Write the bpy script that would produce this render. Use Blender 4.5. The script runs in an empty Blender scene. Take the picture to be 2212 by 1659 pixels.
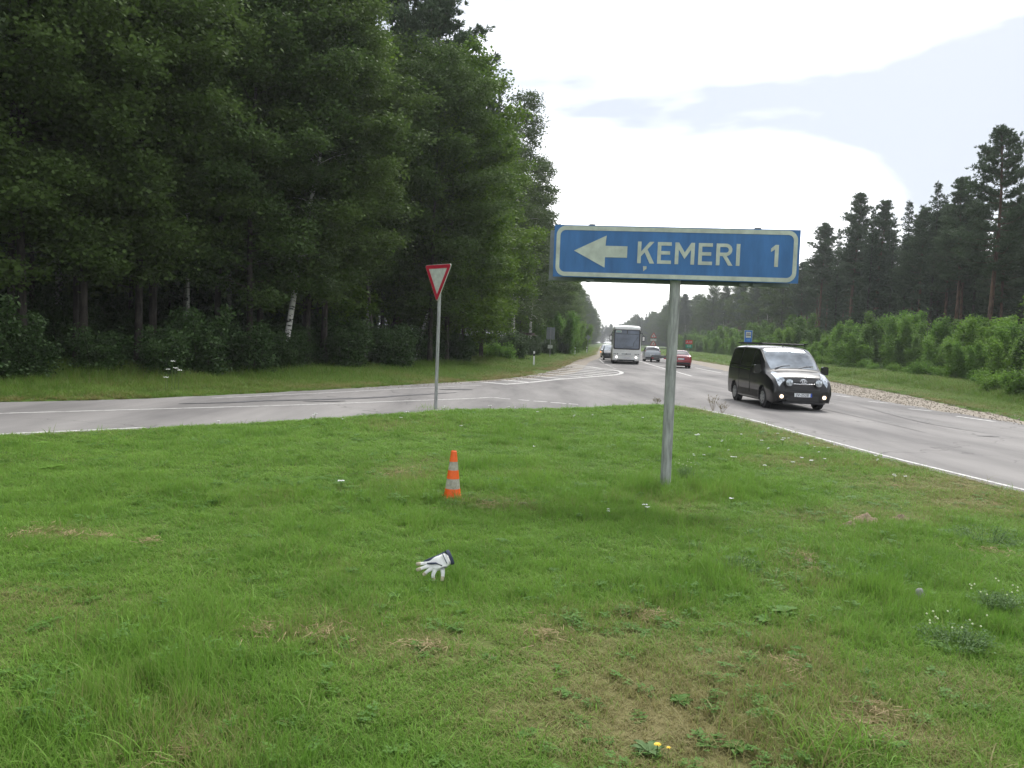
import bpy, bmesh, math, random
import numpy as np
from mathutils import Vector, Matrix, geometry
R = math.radians
rng = np.random.default_rng(7)
random.seed(7)
scn = bpy.context.scene
COL = scn.collection

# ------------------------------------------------------------------ camera
CAM_H, FPX, PITCH, ROLL = 1.8, 1770.0, R(3.104), R(2.2)      # FPX: focal length in units of a 2212 wide frame
cp, sp, cr, sr = math.cos(PITCH), math.sin(PITCH), math.cos(ROLL), math.sin(ROLL)
fwd, lup, lrt = Vector((0, cp, -sp)), Vector((0, sp, cp)), Vector((1, 0, 0))
crt, cup = lrt * cr + lup * sr, lup * cr - lrt * sr
cam = bpy.data.objects.new('camera', bpy.data.cameras.new('camera'))
COL.objects.link(cam)
M = Matrix((crt, cup, -fwd)).transposed().to_4x4()
M.translation = (0, 0, CAM_H)
cam.matrix_world = M
cam.data.sensor_width = 36
cam.data.lens = FPX / 2212 * 36
cam.data.clip_start = 0.1
cam.data.clip_end = 9000
scn.camera = cam

# ------------------------------------------------------------------ sky and sun
SUN_EL, SUN_AZ = R(52), R(28)                                 # azimuth: clockwise from +Y (the way the camera looks)
world = bpy.data.worlds.new('World')
scn.world = world
world.use_nodes = True
wt = world.node_tree
wt.nodes.clear()
def N(tree, typ, **kw):
    n = tree.nodes.new(typ)
    for k, v in kw.items():
        if k in n.inputs: n.inputs[k].default_value = v
        else: setattr(n, k, v)
    return n
def L(tree, a, b): tree.links.new(a, b)
sky = N(wt, 'ShaderNodeTexSky', sky_type='NISHITA', sun_disc=False, sun_elevation=SUN_EL, sun_rotation=SUN_AZ, air_density=1.0, dust_density=2.5)
bg1 = N(wt, 'ShaderNodeBackground', Strength=0.12)
L(wt, sky.outputs[0], bg1.inputs[0])
tc = N(wt, 'ShaderNodeTexCoord')
mp = N(wt, 'ShaderNodeMapping'); mp.inputs['Scale'].default_value = (1.0, 1.0, 2.4); mp.inputs['Location'].default_value = (9.45, 5.0, 0.2)
L(wt, tc.outputs['Generated'], mp.inputs[0])
nz = N(wt, 'ShaderNodeTexNoise', Scale=2.1, Detail=6.0, Roughness=0.5, Distortion=0.25)
L(wt, mp.outputs[0], nz.inputs['Vector'])
# cloud brightness: bright around the hidden sun, duller away from it
dot = N(wt, 'ShaderNodeVectorMath', operation='DOT_PRODUCT')
dot.inputs[1].default_value = (math.sin(R(2)) * math.cos(R(42)), math.cos(R(2)) * math.cos(R(42)), math.sin(R(42)))
L(wt, tc.outputs['Generated'], dot.inputs[0])
mr = N(wt, 'ShaderNodeMapRange'); mr.inputs[1].default_value = -0.4; mr.inputs[2].default_value = 1.0; mr.inputs[3].default_value = 1.12; mr.inputs[4].default_value = 1.7
L(wt, dot.outputs['Value'], mr.inputs[0])
rampc = N(wt, 'ShaderNodeValToRGB')
rampc.color_ramp.elements[0].position = 0.40; rampc.color_ramp.elements[0].color = (0.240, 0.258, 0.285, 1)
rampc.color_ramp.elements[1].position = 0.64; rampc.color_ramp.elements[1].color = (1, 1, 1, 1)
L(wt, nz.outputs[0], rampc.inputs[0])
bg2 = N(wt, 'ShaderNodeBackground')
L(wt, rampc.outputs[0], bg2.inputs[0])
L(wt, mr.outputs[0], bg2.inputs[1])
mixw = N(wt, 'ShaderNodeMixShader', Fac=0.86)
L(wt, bg1.outputs[0], mixw.inputs[1]); L(wt, bg2.outputs[0], mixw.inputs[2])
wo = N(wt, 'ShaderNodeOutputWorld')
L(wt, mixw.outputs[0], wo.inputs[0])
sd = bpy.data.lights.new('sun', 'SUN')
sd.energy = 1.7; sd.angle = R(14); sd.color = (1.0, 0.97, 0.92)
sun = bpy.data.objects.new('sun', sd)
COL.objects.link(sun)
sdir = Vector((math.sin(SUN_AZ) * math.cos(SUN_EL), math.cos(SUN_AZ) * math.cos(SUN_EL), math.sin(SUN_EL)))
sun.rotation_euler = sdir.to_track_quat('Z', 'Y').to_euler()
scn.view_settings.view_transform = 'Standard'
scn.view_settings.look = 'None'
scn.view_settings.gamma = 1
scn.view_settings.use_curve_mapping = False
scn.view_settings.exposure = 0.9
scn.render.engine = 'CYCLES'
cy = scn.cycles
cy.max_bounces = 6; cy.diffuse_bounces = 3; cy.glossy_bounces = 2; cy.transmission_bounces = 3; cy.transparent_max_bounces = 6; cy.volume_bounces = 0
cy.use_denoising = True
cy.caustics_reflective = cy.caustics_refractive = False

HAZE = 0.0004
# ------------------------------------------------------------------ measuring
def at(u, v, z=0.0, cp=cp, sp=sp, cr=cr, sr=sr):
    """ground point under a place measured in the photograph (2212 wide)"""
    x, y = u - 1106, -(v - 829.5)
    x, y = x * cr - y * sr, x * sr + y * cr
    d = (x, FPX * cp + y * sp, -FPX * sp + y * cp)
    t = (z - CAM_H) / d[2]
    return (d[0] * t, d[1] * t)
def along(u, dist, cp=cp, sp=sp, cr=cr, sr=sr):
    """x of the column u (at the horizon) at distance dist"""
    hv = 741 + (u - 1303) * 0.0384
    x, y = u - 1106, -(hv - 829.5)
    x, y = x * cr - y * sr, x * sr + y * cr
    return x / (FPX * cp + y * sp) * dist
def zoomed(x0, y0, k):
    return lambda x, y: at((x0 + x / k) / 1.15728, (y0 + y / k) / 1.15728)
ZA = zoomed(1200, 820, 3.16)
ZB = zoomed(0, 880, 1.7015)

# ------------------------------------------------------------------ materials
MATS = {}
def newmat(name):
    m = bpy.data.materials.new(name); m.use_nodes = True
    return m, m.node_tree, m.node_tree.nodes['Principled BSDF']
def setp(b, color=None, rough=None, metal=None, spec=None, coat=None, emis=None, emstr=0, ior=None):
    if color is not None: b.inputs['Base Color'].default_value = (*color, 1)
    if rough is not None: b.inputs['Roughness'].default_value = rough
    if metal is not None: b.inputs['Metallic'].default_value = metal
    if spec is not None: b.inputs['Specular IOR Level'].default_value = spec
    if coat is not None: b.inputs['Coat Weight'].default_value = coat; b.inputs['Coat Roughness'].default_value = 0.06
    if ior is not None: b.inputs['IOR'].default_value = ior
    if emis is not None: b.inputs['Emission Color'].default_value = (*emis, 1); b.inputs['Emission Strength'].default_value = emstr
def mat(name, color, rough=0.6, metal=0.0, var=0.15, scale=8.0, bump=0.0, stretch=None, **kw):
    """procedural surface: base colour broken up by noise (grime and wear), optional relief"""
    if name in MATS: return MATS[name]
    m, t, b = newmat(name)
    setp(b, color, rough, metal, **kw)
    tcn = N(t, 'ShaderNodeTexCoord')
    src = tcn.outputs['Object']
    if stretch:
        mpn = N(t, 'ShaderNodeMapping'); mpn.inputs['Scale'].default_value = stretch
        L(t, src, mpn.inputs[0]); src = mpn.outputs[0]
    n = N(t, 'ShaderNodeTexNoise', Scale=scale, Detail=5.0, Roughness=0.62)
    L(t, src, n.inputs['Vector'])
    mx = N(t, 'ShaderNodeMix', data_type='RGBA')
    lo = [c * (1 - var) for c in color]; hi = [min(1, c * (1 + var)) for c in color]
    mx.inputs[6].default_value = (*lo, 1); mx.inputs[7].default_value = (*hi, 1)
    cn = N(t, 'ShaderNodeMapRange'); cn.inputs[1].default_value = 0.33; cn.inputs[2].default_value = 0.67
    L(t, n.outputs[0], cn.inputs[0]); L(t, cn.outputs[0], mx.inputs[0]); L(t, mx.outputs[2], b.inputs['Base Color'])
    if bump:
        bp = N(t, 'ShaderNodeBump', Strength=bump, Distance=0.01)
        L(t, n.outputs[0], bp.inputs['Height']); L(t, bp.outputs[0], b.inputs['Normal'])
    MATS[name] = m
    return m

def leafmat(name, c1, c2, trans=0.35, rough=0.55, dryc=None, patch=0.9, worldspace=True, young=None):
    """leaf or blade: each leaf its own shade, patches over the plant, light coming through"""
    m, t, b = newmat(name)
    t.nodes.remove(b)
    geo = N(t, 'ShaderNodeNewGeometry')
    oi = N(t, 'ShaderNodeObjectInfo')
    n = N(t, 'ShaderNodeTexNoise', Scale=patch, Detail=3.0)
    L(t, geo.outputs['Position'], n.inputs['Vector'])
    a = N(t, 'ShaderNodeMath', operation='MULTIPLY_ADD'); a.inputs[1].default_value = 0.55
    L(t, geo.outputs['Random Per Island'], a.inputs[0])
    s = N(t, 'ShaderNodeMapRange'); s.inputs[1].default_value = 0.3; s.inputs[2].default_value = 0.7; s.inputs[3].default_value = 0; s.inputs[4].default_value = 0.5
    L(t, n.outputs[0], s.inputs[0]); L(t, s.outputs[0], a.inputs[2])
    a.use_clamp = True
    mx = N(t, 'ShaderNodeMix', data_type='RGBA')
    mx.inputs[6].default_value = (*c1, 1); mx.inputs[7].default_value = (*c2, 1)
    L(t, a.outputs[0], mx.inputs[0])
    col = mx.outputs[2]
    if young:
        mo = N(t, 'ShaderNodeMapRange'); mo.inputs[3].default_value = 0.0; mo.inputs[4].default_value = 0.55
        L(t, oi.outputs['Random'], mo.inputs[0])
        my = N(t, 'ShaderNodeMix', data_type='RGBA'); my.inputs[7].default_value = (*young, 1)
        L(t, mo.outputs[0], my.inputs[0]); L(t, col, my.inputs[6]); col = my.outputs[2]
    if dryc:
        at_ = N(t, 'ShaderNodeAttribute', attribute_type='INSTANCER', attribute_name='dry')
        # blades turn one by one: compare the patch dryness with the blade's own random number
        cmpn = N(t, 'ShaderNodeMapRange'); cmpn.inputs[1].default_value = -0.25; cmpn.inputs[2].default_value = 0.25
        sub = N(t, 'ShaderNodeMath', operation='SUBTRACT')
        L(t, at_.outputs['Fac'], sub.inputs[0]); L(t, geo.outputs['Random Per Island'], sub.inputs[1])
        L(t, sub.outputs[0], cmpn.inputs[0])
        md = N(t, 'ShaderNodeMix', data_type='RGBA'); md.inputs[7].default_value = (*dryc, 1)
        L(t, cmpn.outputs[0], md.inputs[0]); L(t, col, md.inputs[6]); col = md.outputs[2]
    d = N(t, 'ShaderNodeBsdfPrincipled', Roughness=rough); d.inputs['Specular IOR Level'].default_value = 0.2
    L(t, col, d.inputs['Base Color'])
    tr = N(t, 'ShaderNodeBsdfTranslucent'); L(t, col, tr.inputs[0])
    ms = N(t, 'ShaderNodeMixShader', Fac=trans)
    L(t, d.outputs[0], ms.inputs[1]); L(t, tr.outputs[0], ms.inputs[2])
    o = [x for x in t.nodes if x.type == 'OUTPUT_MATERIAL'][0]
    L(t, ms.outputs[0], o.inputs[0])
    return m

M_GRASS = leafmat('grass_blades', (0.105, 0.235, 0.030), (0.230, 0.400, 0.066), 0.42, 0.6, dryc=(0.30, 0.27, 0.12), patch=1.3)
M_TALLGRASS = leafmat('tall_grass_blades', (0.075, 0.165, 0.020), (0.165, 0.280, 0.042), 0.38, 0.6, dryc=(0.27, 0.21, 0.095), patch=0.8)
M_ALDER = leafmat('alder_leaves', (0.038, 0.078, 0.020), (0.098, 0.158, 0.038), 0.36, 0.65, patch=0.35, young=(0.105, 0.160, 0.034))
M_MAPLE = leafmat('light_leaves', (0.055, 0.120, 0.014), (0.145, 0.235, 0.028), 0.4, 0.6, patch=0.4)
M_BIRCH = leafmat('birch_leaves', (0.045, 0.082, 0.028), (0.105, 0.155, 0.050), 0.35, 0.6, patch=0.5, young=(0.07, 0.11, 0.03))
M_SPRUCE = leafmat('spruce_needles', (0.028, 0.056, 0.028), (0.064, 0.104, 0.048), 0.18, 0.6, patch=0.5)
M_PINE = leafmat('pine_needles', (0.046, 0.080, 0.042), (0.100, 0.148, 0.072), 0.22, 0.6, patch=0.5)
M_BUSH = leafmat('bush_leaves', (0.058, 0.155, 0.024), (0.180, 0.330, 0.052), 0.46, 0.6, patch=0.45, young=(0.20, 0.33, 0.045))
M_BUSHD = leafmat('darker_bush_leaves', (0.045, 0.110, 0.022), (0.125, 0.225, 0.042), 0.42, 0.6, patch=0.45, young=(0.14, 0.25, 0.045))
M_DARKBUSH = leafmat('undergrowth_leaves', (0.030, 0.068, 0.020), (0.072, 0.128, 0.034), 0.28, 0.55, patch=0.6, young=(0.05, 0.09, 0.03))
M_HERB = leafmat('herb_leaves', (0.060, 0.15, 0.025), (0.13, 0.25, 0.05), 0.3, 0.65, patch=2)
M_GREY_HERB = leafmat('grey_green_leaves', (0.10, 0.18, 0.065), (0.19, 0.29, 0.12), 0.35, 0.65, patch=2)
M_PETAL = mat('white_petals', (0.82, 0.83, 0.80), 0.7, var=0.06)
M_YELLOW = mat('yellow_petals', (0.75, 0.52, 0.02), 0.6, var=0.1)
M_STRAW = leafmat('straw', (0.26, 0.20, 0.10), (0.46, 0.37, 0.21), 0.15, 0.7, patch=3)
M_STEM = mat('green_stem', (0.08, 0.13, 0.04), 0.6)
M_DRYSTEM = mat('dry_stem', (0.20, 0.16, 0.09), 0.7)
M_ZINC = mat('galvanised_steel', (0.33, 0.34, 0.335), 0.6, 0.15, var=0.38, scale=9, bump=0.15, stretch=(3, 3, 0.35))
M_ALU = mat('sign_back_aluminium', (0.20, 0.22, 0.23), 0.55, 0.3, var=0.2)
M_SIGNWHITE = mat('sign_white', (0.50, 0.54, 0.48), 0.5, var=0.16, scale=7)
M_SIGNBLUE = mat('sign_blue', (0.045, 0.155, 0.39), 0.45, var=0.20, scale=2.2, stretch=(2.5, 1, .5))
M_SIGNRED = mat('sign_red', (0.42, 0.012, 0.035), 0.45, var=0.12)
M_BLACK = mat('black_plastic', (0.018, 0.018, 0.02), 0.5)
M_RUBBER = mat('tyre_rubber', (0.022, 0.022, 0.023), 0.85, var=0.3, scale=20)
M_RIM = mat('wheel_cover', (0.36, 0.37, 0.38), 0.35, 0.6)
M_CHROME = mat('chrome', (0.72, 0.73, 0.74), 0.12, 1.0, var=0.03)
M_GLASS = mat('dark_glass', (0.012, 0.015, 0.018), 0.03, var=0.05, ior=1.9, spec=0.6)
M_GLASSB = mat('coach_glass', (0.12, 0.15, 0.20), 0.08, var=0.35, scale=0.8, ior=1.6)
M_TINT = mat('tinted_side_glass', (0.006, 0.006, 0.007), 0.06, var=0.05)
M_WSCREEN = mat('reflective_windscreen', (0.22, 0.25, 0.28), 0.05, 0.65, var=0.5, scale=1.3)  # cloud reflection built into the glass colour: pale, mottled and part metallic
M_LAMP = mat('lamp_lens', (0.48, 0.52, 0.56), 0.12, 0.5, var=0.6, scale=16)
M_LIT = mat('lit_headlamp', (1, 0.95, 0.85), 0.3, emis=(1.0, 0.72, 0.42), emstr=1.5)
M_LITW = mat('lit_white_headlamp', (1, 1, 1), 0.3, emis=(1.0, 0.93, 0.88), emstr=1.6)
M_AMBER = mat('lit_indicator', (1, 0.4, 0.05), 0.3, emis=(1.0, 0.35, 0.05), emstr=1.5)
M_REDLAMP = mat('red_lamp', (0.35, 0.01, 0.015), 0.2)
M_PLATE = mat('number_plate', (0.72, 0.74, 0.76), 0.4, var=0.05)
M_PLATEBLUE = mat('plate_blue', (0.02, 0.08, 0.5), 0.4)

# ------------------------------------------------------------------ mesh helpers
class MB:
    def __init__(s): s.v = []; s.f = []
    def add(s, verts, faces):
        b = len(s.v); s.v += [tuple(p) for p in verts]; s.f += [tuple(b + i for i in f) for f in faces]; return s
    def box(s, c, d, rot=None):
        x, y, z = d[0] / 2, d[1] / 2, d[2] / 2
        vs = [Vector(p) for p in ((-x, -y, -z), (x, -y, -z), (x, y, -z), (-x, y, -z), (-x, -y, z), (x, -y, z), (x, y, z), (-x, y, z))]
        if rot is not None: vs = [rot @ p for p in vs]
        c = Vector(c)
        return s.add([p + c for p in vs], [(3, 2, 1, 0), (4, 5, 6, 7), (0, 1, 5, 4), (1, 2, 6, 5), (2, 3, 7, 6), (3, 0, 4, 7)])
    def tube(s, pts, rad, n=8, caps=True):
        pts = [Vector(p) for p in pts]
        if not hasattr(rad, '__len__'): rad = [rad] * len(pts)
        ring = []; vs = []
        for i, p in enumerate(pts):
            d = (pts[min(i + 1, len(pts) - 1)] - pts[max(i - 1, 0)]).normalized()
            a = d.orthogonal().normalized() if abs(d.z) < 0.9 else Vector((1, 0, 0)).cross(d).normalized()
            b = d.cross(a)
            for k in range(n):
                t = 2 * math.pi * k / n
                vs.append(p + (a * math.cos(t) + b * math.sin(t)) * rad[i])
        fs = [(i * n + k, i * n + (k + 1) % n, (i + 1) * n + (k + 1) % n, (i + 1) * n + k) for i in range(len(pts) - 1) for k in range(n)]
        if caps: fs += [tuple(range(n))[::-1], tuple((len(pts) - 1) * n + k for k in range(n))]
        return s.add(vs, fs)
    def prism(s, outline, thick, M4=None):
        """2-D outline (x, z) extruded along y by thick, centred on y = 0; front face towards -y"""
        n = len(outline)
        vs = [Vector((x, -thick / 2, z)) for x, z in outline] + [Vector((x, thick / 2, z)) for x, z in outline]
        tri = geometry.tessellate_polygon([[Vector((x, z, 0)) for x, z in outline]])
        fs = [tuple(t) for t in tri] + [tuple(i + n for i in reversed(t)) for t in tri]
        fs += [(i, (i + 1) % n, (i + 1) % n + n, i + n) for i in range(n)]
        if M4 is not None: vs = [M4 @ p for p in vs]
        return s.add(vs, fs)
    def lathe(s, prof, n=24, c=(0, 0, 0), axis='z'):
        vs = []
        for r, z in prof:
            for k in range(n):
                t = 2 * math.pi * k / n
                p = (r * math.cos(t), r * math.sin(t), z)
                if axis == 'y': p = (p[0], p[2], p[1])
                if axis == 'x': p = (p[2], p[0], p[1])
                vs.append((p[0] + c[0], p[1] + c[1], p[2] + c[2]))
        fs = [(i * n + k, i * n + (k + 1) % n, (i + 1) * n + (k + 1) % n, (i + 1) * n + k) for i in range(len(prof) - 1) for k in range(n)]
        fs += [tuple(range(n))[::-1], tuple((len(prof) - 1) * n + k for k in range(n))]
        return s.add(vs, fs)
    def mesh(s, name, m, smooth=False):
        me = bpy.data.meshes.new(name)
        me.from_pydata(s.v, [], s.f); me.update()
        bm = bmesh.new(); bm.from_mesh(me); bmesh.ops.recalc_face_normals(bm, faces=bm.faces); bm.to_mesh(me); bm.free()
        if m is not None: me.materials.append(m)
        if smooth:
            me.shade_smooth()
            bm = bmesh.new(); bm.from_mesh(me)
            for e in bm.edges:
                if len(e.link_faces) == 2 and e.calc_face_angle(0) > 0.75: e.smooth = False
            bm.to_mesh(me); bm.free()
        return me
    def build(s, name, m, parent=None, smooth=False, loc=None):
        return obj(name, s.mesh(name, m, smooth), parent, loc)
def obj(name, data, parent=None, loc=None, rotz=None):
    o = bpy.data.objects.new(name, data); COL.objects.link(o)
    if parent is not None: o.parent = parent
    if loc is not None: o.location = loc
    if rotz is not None: o.rotation_euler.z = rotz
    return o
def thing(name, label, cat, loc=(0, 0, 0), rotz=0.0, group=None):
    o = bpy.data.objects.new(name, None); COL.objects.link(o)
    o.empty_display_size = 0.2
    o.location = loc; o.rotation_euler = (0, 0, rotz)
    o['label'] = label; o['category'] = cat
    if group: o['group'] = group
    return o
def tag(o, label=None, cat=None, group=None, kind=None):
    if label: o['label'] = label
    if cat: o['category'] = cat
    if group: o['group'] = group
    if kind: o['kind'] = kind
    return o
def struct(name, me_or_mb, m=None):
    me = me_or_mb.mesh(name, m) if isinstance(me_or_mb, MB) else me_or_mb
    return tag(obj(name, me), kind='structure')
def mesh_np(name, V, F, m=None, smooth=False):
    me = bpy.data.meshes.new(name)
    V = np.ascontiguousarray(V, dtype=np.float32); F = np.ascontiguousarray(F, dtype=np.int32)
    me.vertices.add(len(V)); me.vertices.foreach_set('co', V.ravel())
    me.loops.add(F.size); me.loops.foreach_set('vertex_index', F.ravel())
    me.polygons.add(len(F)); me.polygons.foreach_set('loop_start', np.arange(0, F.size, F.shape[1], dtype=np.int32))
    if smooth: me.polygons.foreach_set('use_smooth', np.ones(len(F), dtype=bool))
    me.update(calc_edges=True)
    if m is not None: me.materials.append(m)
    return me
def copy_tree(o, parent=None):
    c = o.copy(); COL.objects.link(c)
    if parent is not None: c.parent = parent
    for ch in KIDS.get(o.name, []): copy_tree(ch, c)
    return c
KIDS = {}
def note_kids(root):
    for o in COL.objects:
        if o.parent is not None: KIDS.setdefault(o.parent.name, [])
    for o in COL.objects:
        if o.parent is not None and o not in KIDS[o.parent.name]: KIDS[o.parent.name].append(o)

def vnoise(x, y, seed=0):
    """smooth value noise in numpy, 0..1"""
    xi = np.floor(x).astype(np.int64); yi = np.floor(y).astype(np.int64)
    fx = x - xi; fy = y - yi
    fx = fx * fx * (3 - 2 * fx); fy = fy * fy * (3 - 2 * fy)
    def h(a, b):
        n = (a * 374761393 + b * 668265263 + seed * 974634777) & 0xffffffff
        n = ((n ^ (n >> 13)) * 1274126177) & 0xffffffff
        return ((n ^ (n >> 16)) & 0xffff) / 65535.0
    return (h(xi, yi) * (1 - fx) + h(xi + 1, yi) * fx) * (1 - fy) + (h(xi, yi + 1) * (1 - fx) + h(xi + 1, yi + 1) * fx) * fy
def inside(poly, X, Y):
    res = np.zeros(X.shape, dtype=bool)
    n = len(poly)
    for i in range(n):
        x1, y1 = poly[i]; x2, y2 = poly[(i + 1) % n]
        if y1 == y2: continue
        c = ((y1 > Y) != (y2 > Y)) & (X < (x2 - x1) * (Y - y1) / (y2 - y1) + x1)
        res ^= c
    return res
def dist_poly(line, X, Y, closed=False):
    d = np.full(X.shape, 1e9)
    pts = line + ([line[0]] if closed else [])
    for (x1, y1), (x2, y2) in zip(pts[:-1], pts[1:]):
        dx, dy = x2 - x1, y2 - y1
        t = np.clip(((X - x1) * dx + (Y - y1) * dy) / (dx * dx + dy * dy + 1e-9), 0, 1)
        d = np.minimum(d, np.hypot(X - x1 - t * dx, Y - y1 - t * dy))
    return d
def smooth_line(pts, k=5):
    out = []
    P = [pts[0]] + list(pts) + [pts[-1]]
    for i in range(1, len(P) - 2):
        p0, p1, p2, p3 = (np.array(P[j], float) for j in (i - 1, i, i + 1, i + 2))
        for s in range(k):
            t = s / k
            out.append(tuple(0.5 * ((2 * p1) + (-p0 + p2) * t + (2 * p0 - 5 * p1 + 4 * p2 - p3) * t * t + (-p0 + 3 * p1 - 3 * p2 + p3) * t ** 3)))
    out.append(tuple(pts[-1]))
    return out

# ------------------------------------------------------------------ plan of the place (metres)
SL = 0.108                                            # the trunk road runs away along x = SL * y + offset
ISLAND = smooth_line([(-30, -9.5), (-18, 3.0), (-8.4, 12.2), (-6.8, 13.7), (-4.9, 15.8), (-2.8, 18.3), (-1.3, 20.2), (0.9, 21.5), (2.6, 22.9), (4.0, 24.2), (4.95, 24.3), (5.45, 22.8), (5.85, 20.8), (6.05, 18.3), (6.25, 16.0), (6.42, 14.3), (6.62, 12.9), (6.95, 10.8), (7.6, 7), (9.2, 0), (13, -12)], 4)
FAR_L = [(-38, -2.5), (-24, 6.5), (-14.5, 14.3), (-11.2, 17.9), (-9.1, 20.1), (-5.9, 25.6), (-3.0, 31.7), (-0.1, 38.2), (2.5, 50.0), (5.6, 76.0), (8.4, 95), (12.9, 129), (SL * 260 - 1, 260), (SL * 900 - 1, 900)]
FAR_L = smooth_line(FAR_L[:-2], 4) + FAR_L[-2:]
RIGHT_A = [(20, -14), (15.6, 0), (14.6, 10), (14.15, 20), (14.1, 27), (14.4, 36), (15.3, 50), (16.6, 64), (19.4, 90), (SL * 140 + 9.2, 140), (SL * 260 + 9.0, 260), (SL * 900 + 9.0, 900)]
RIGHT_G = [(21.5, -14), (17.0, 0), (15.5, 12), (15.0, 23), (16.6, 32), (17.9, 38), (19.3, 50), (20.4, 64), (22.3, 90), (SL * 140 + 11.0, 140), (SL * 260 + 10.2, 260), (SL * 900 + 10, 900)]
def poly_mesh(name, outline, z, m):
    tri = geometry.tessellate_polygon([[Vector((x, y, 0)) for x, y in outline]])
    me = bpy.data.meshes.new(name)
    me.from_pydata([(x, y, z) for x, y in outline], [], [tuple(t) for t in tri]); me.update()
    bm = bmesh.new(); bm.from_mesh(me)
    bmesh.ops.recalc_face_normals(bm, faces=bm.faces)
    if sum(f.normal.z for f in bm.faces) < 0: bmesh.ops.reverse_faces(bm, faces=bm.faces)
    bm.to_mesh(me); bm.free()
    me.materials.append(m)
    return me

DRY_SPOTS = [(2050, 1050, 1.4), (1960, 1060, 1.2), (1900, 1110, 0.8), (1640, 950, 1.6), (1750, 1010, 1.6), (1400, 1345, 0.35), (700, 1390, 0.3), (570, 1380, 0.25), (150, 1165, 0.5), (60, 1165, 0.4), (60, 1290, 0.5),
             (1740, 1215, 0.5), (1750, 1260, 0.4), (1690, 1450, 0.8), (1600, 1420, 0.6), (1890, 1560, 0.4), (1800, 1330, 0.7), (2150, 1100, 1.2), (860, 1030, 0.8), (1050, 1100, 0.6), (1230, 965, 0.6), (2050, 1640, 0.5),
             (1450, 1530, 0.7), (1300, 1600, 0.7), (1180, 1390, 0.5), (910, 1415, 0.3), (400, 1640, 0.4), (1560, 1640, 0.5), (2120, 1500, 0.5), (1130, 1095, 0.3), (100, 1000, 1.0)]
DRY_XY = [(*at(u, v), r) for u, v, r in DRY_SPOTS]
def dryness(X, Y):
    n = vnoise(X * 0.45 + 3, Y * 0.45, 1) * 0.45 + vnoise(X * 1.6, Y * 1.6, 2) * 0.35 + vnoise(X * 5, Y * 5, 3) * 0.2
    # thinner, mown sward to the right of the sign post; lush to the left
    side = np.clip((X + 0.2) / 3.2, 0, 1) * np.clip((13 - Y) / 5, 0, 1)
    d = (n - 0.5) * 1.3 - 0.10 + 0.05 * side
    for x, y, r in DRY_XY:
        rr = ((X - x) / r) ** 2 + ((Y - y) / (r * 1.1)) ** 2
        d = d + 0.38 * np.exp(-rr * 1.6)
    e = dist_poly([p for p in ISLAND if p[0] > 4.9], X, Y)
    d = d + 0.55 * np.exp(-(e / 0.8) ** 2) * np.clip((X - 3) / 2, 0, 1)
    e2 = dist_poly(FAR_L, X, Y)
    d = d + np.clip((Y - 24) / 12, 0, 1) * 0.55 * np.exp(-(e2 / 1.6) ** 2)
    return np.clip(d, 0, 1)

def road_dist(X, Y):
    return np.minimum(np.minimum(dist_poly(ISLAND, X, Y), dist_poly(FAR_L, X, Y)), dist_poly(RIGHT_G, X, Y))
ROAD_OUT = ISLAND[::-1] + FAR_L + [(SL * 900 + 10, 900)] + RIGHT_G[::-1][1:]
def on_road(X, Y): return inside(ROAD_OUT, X, Y)
def ground_z(X, Y):
    r = on_road(X, Y)
    d = road_dist(X, Y)
    k = np.clip(d / 1.2, 0, 1)
    near = np.clip((60 - Y) / 30, 0, 1)
    z = 0.012 + k * near * ((vnoise(X * 0.5, Y * 0.5, 5) - 0.5) * 0.07 + (vnoise(X * 2.3, Y * 2.3, 6) - 0.5) * 0.03 + (vnoise(X * 6, Y * 6, 8) - 0.5) * 0.018)
    # shallow ditch beyond the right shoulder
    off = X - np.interp(Y, [p[1] for p in RIGHT_G], [p[0] for p in RIGHT_G])
    z = z - 0.45 * np.exp(-((off - 4.5) / 1.8) ** 2) * (off > 0) * np.clip((Y - 5) / 15, 0, 1)
    return np.where(r, -0.06, z)

# ground sheet reaching the horizon
def axis_lines(bands):
    out = []
    for a, b, st in bands: out += list(np.arange(a, b, st))
    return np.array(out + [bands[-1][1]])
gx = axis_lines([(-3000, -400, 400), (-400, -60, 30), (-60, -20, 2), (-20, -8, 0.4), (-8, 9, 0.16), (9, 30, 0.4), (30, 80, 3), (80, 400, 30), (400, 3000, 400)])
gy = axis_lines([(-300, -30, 40), (-30, 0, 2.5), (0, 2, 0.5), (2, 18, 0.16), (18, 40, 0.3), (40, 80, 1.2), (80, 300, 10), (300, 4000, 300)])
GX, GY = np.meshgrid(gx, gy)
GZ = ground_z(GX, GY)
nx, ny = len(gx), len(gy)
I = np.arange(nx * ny).reshape(ny, nx)
F = np.stack([I[:-1, :-1], I[:-1, 1:], I[1:, 1:], I[1:, :-1]], -1).reshape(-1, 4)
m, t, b = newmat('soil_and_turf')
a_ = N(t, 'ShaderNodeAttribute', attribute_name='dry')
geo = N(t, 'ShaderNodeNewGeometry')
n1 = N(t, 'ShaderNodeTexNoise', Scale=14.0, Detail=6.0, Roughness=0.7); L(t, geo.outputs['Position'], n1.inputs['Vector'])
mxa = N(t, 'ShaderNodeMix', data_type='RGBA'); mxa.inputs[6].default_value = (0.030, 0.058, 0.014, 1); mxa.inputs[7].default_value = (0.115, 0.19, 0.034, 1)
mxb = N(t, 'ShaderNodeMix', data_type='RGBA'); mxb.inputs[6].default_value = (0.11, 0.10, 0.045, 1); mxb.inputs[7].default_value = (0.24, 0.21, 0.10, 1)
mxc = N(t, 'ShaderNodeMix', data_type='RGBA')
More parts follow.
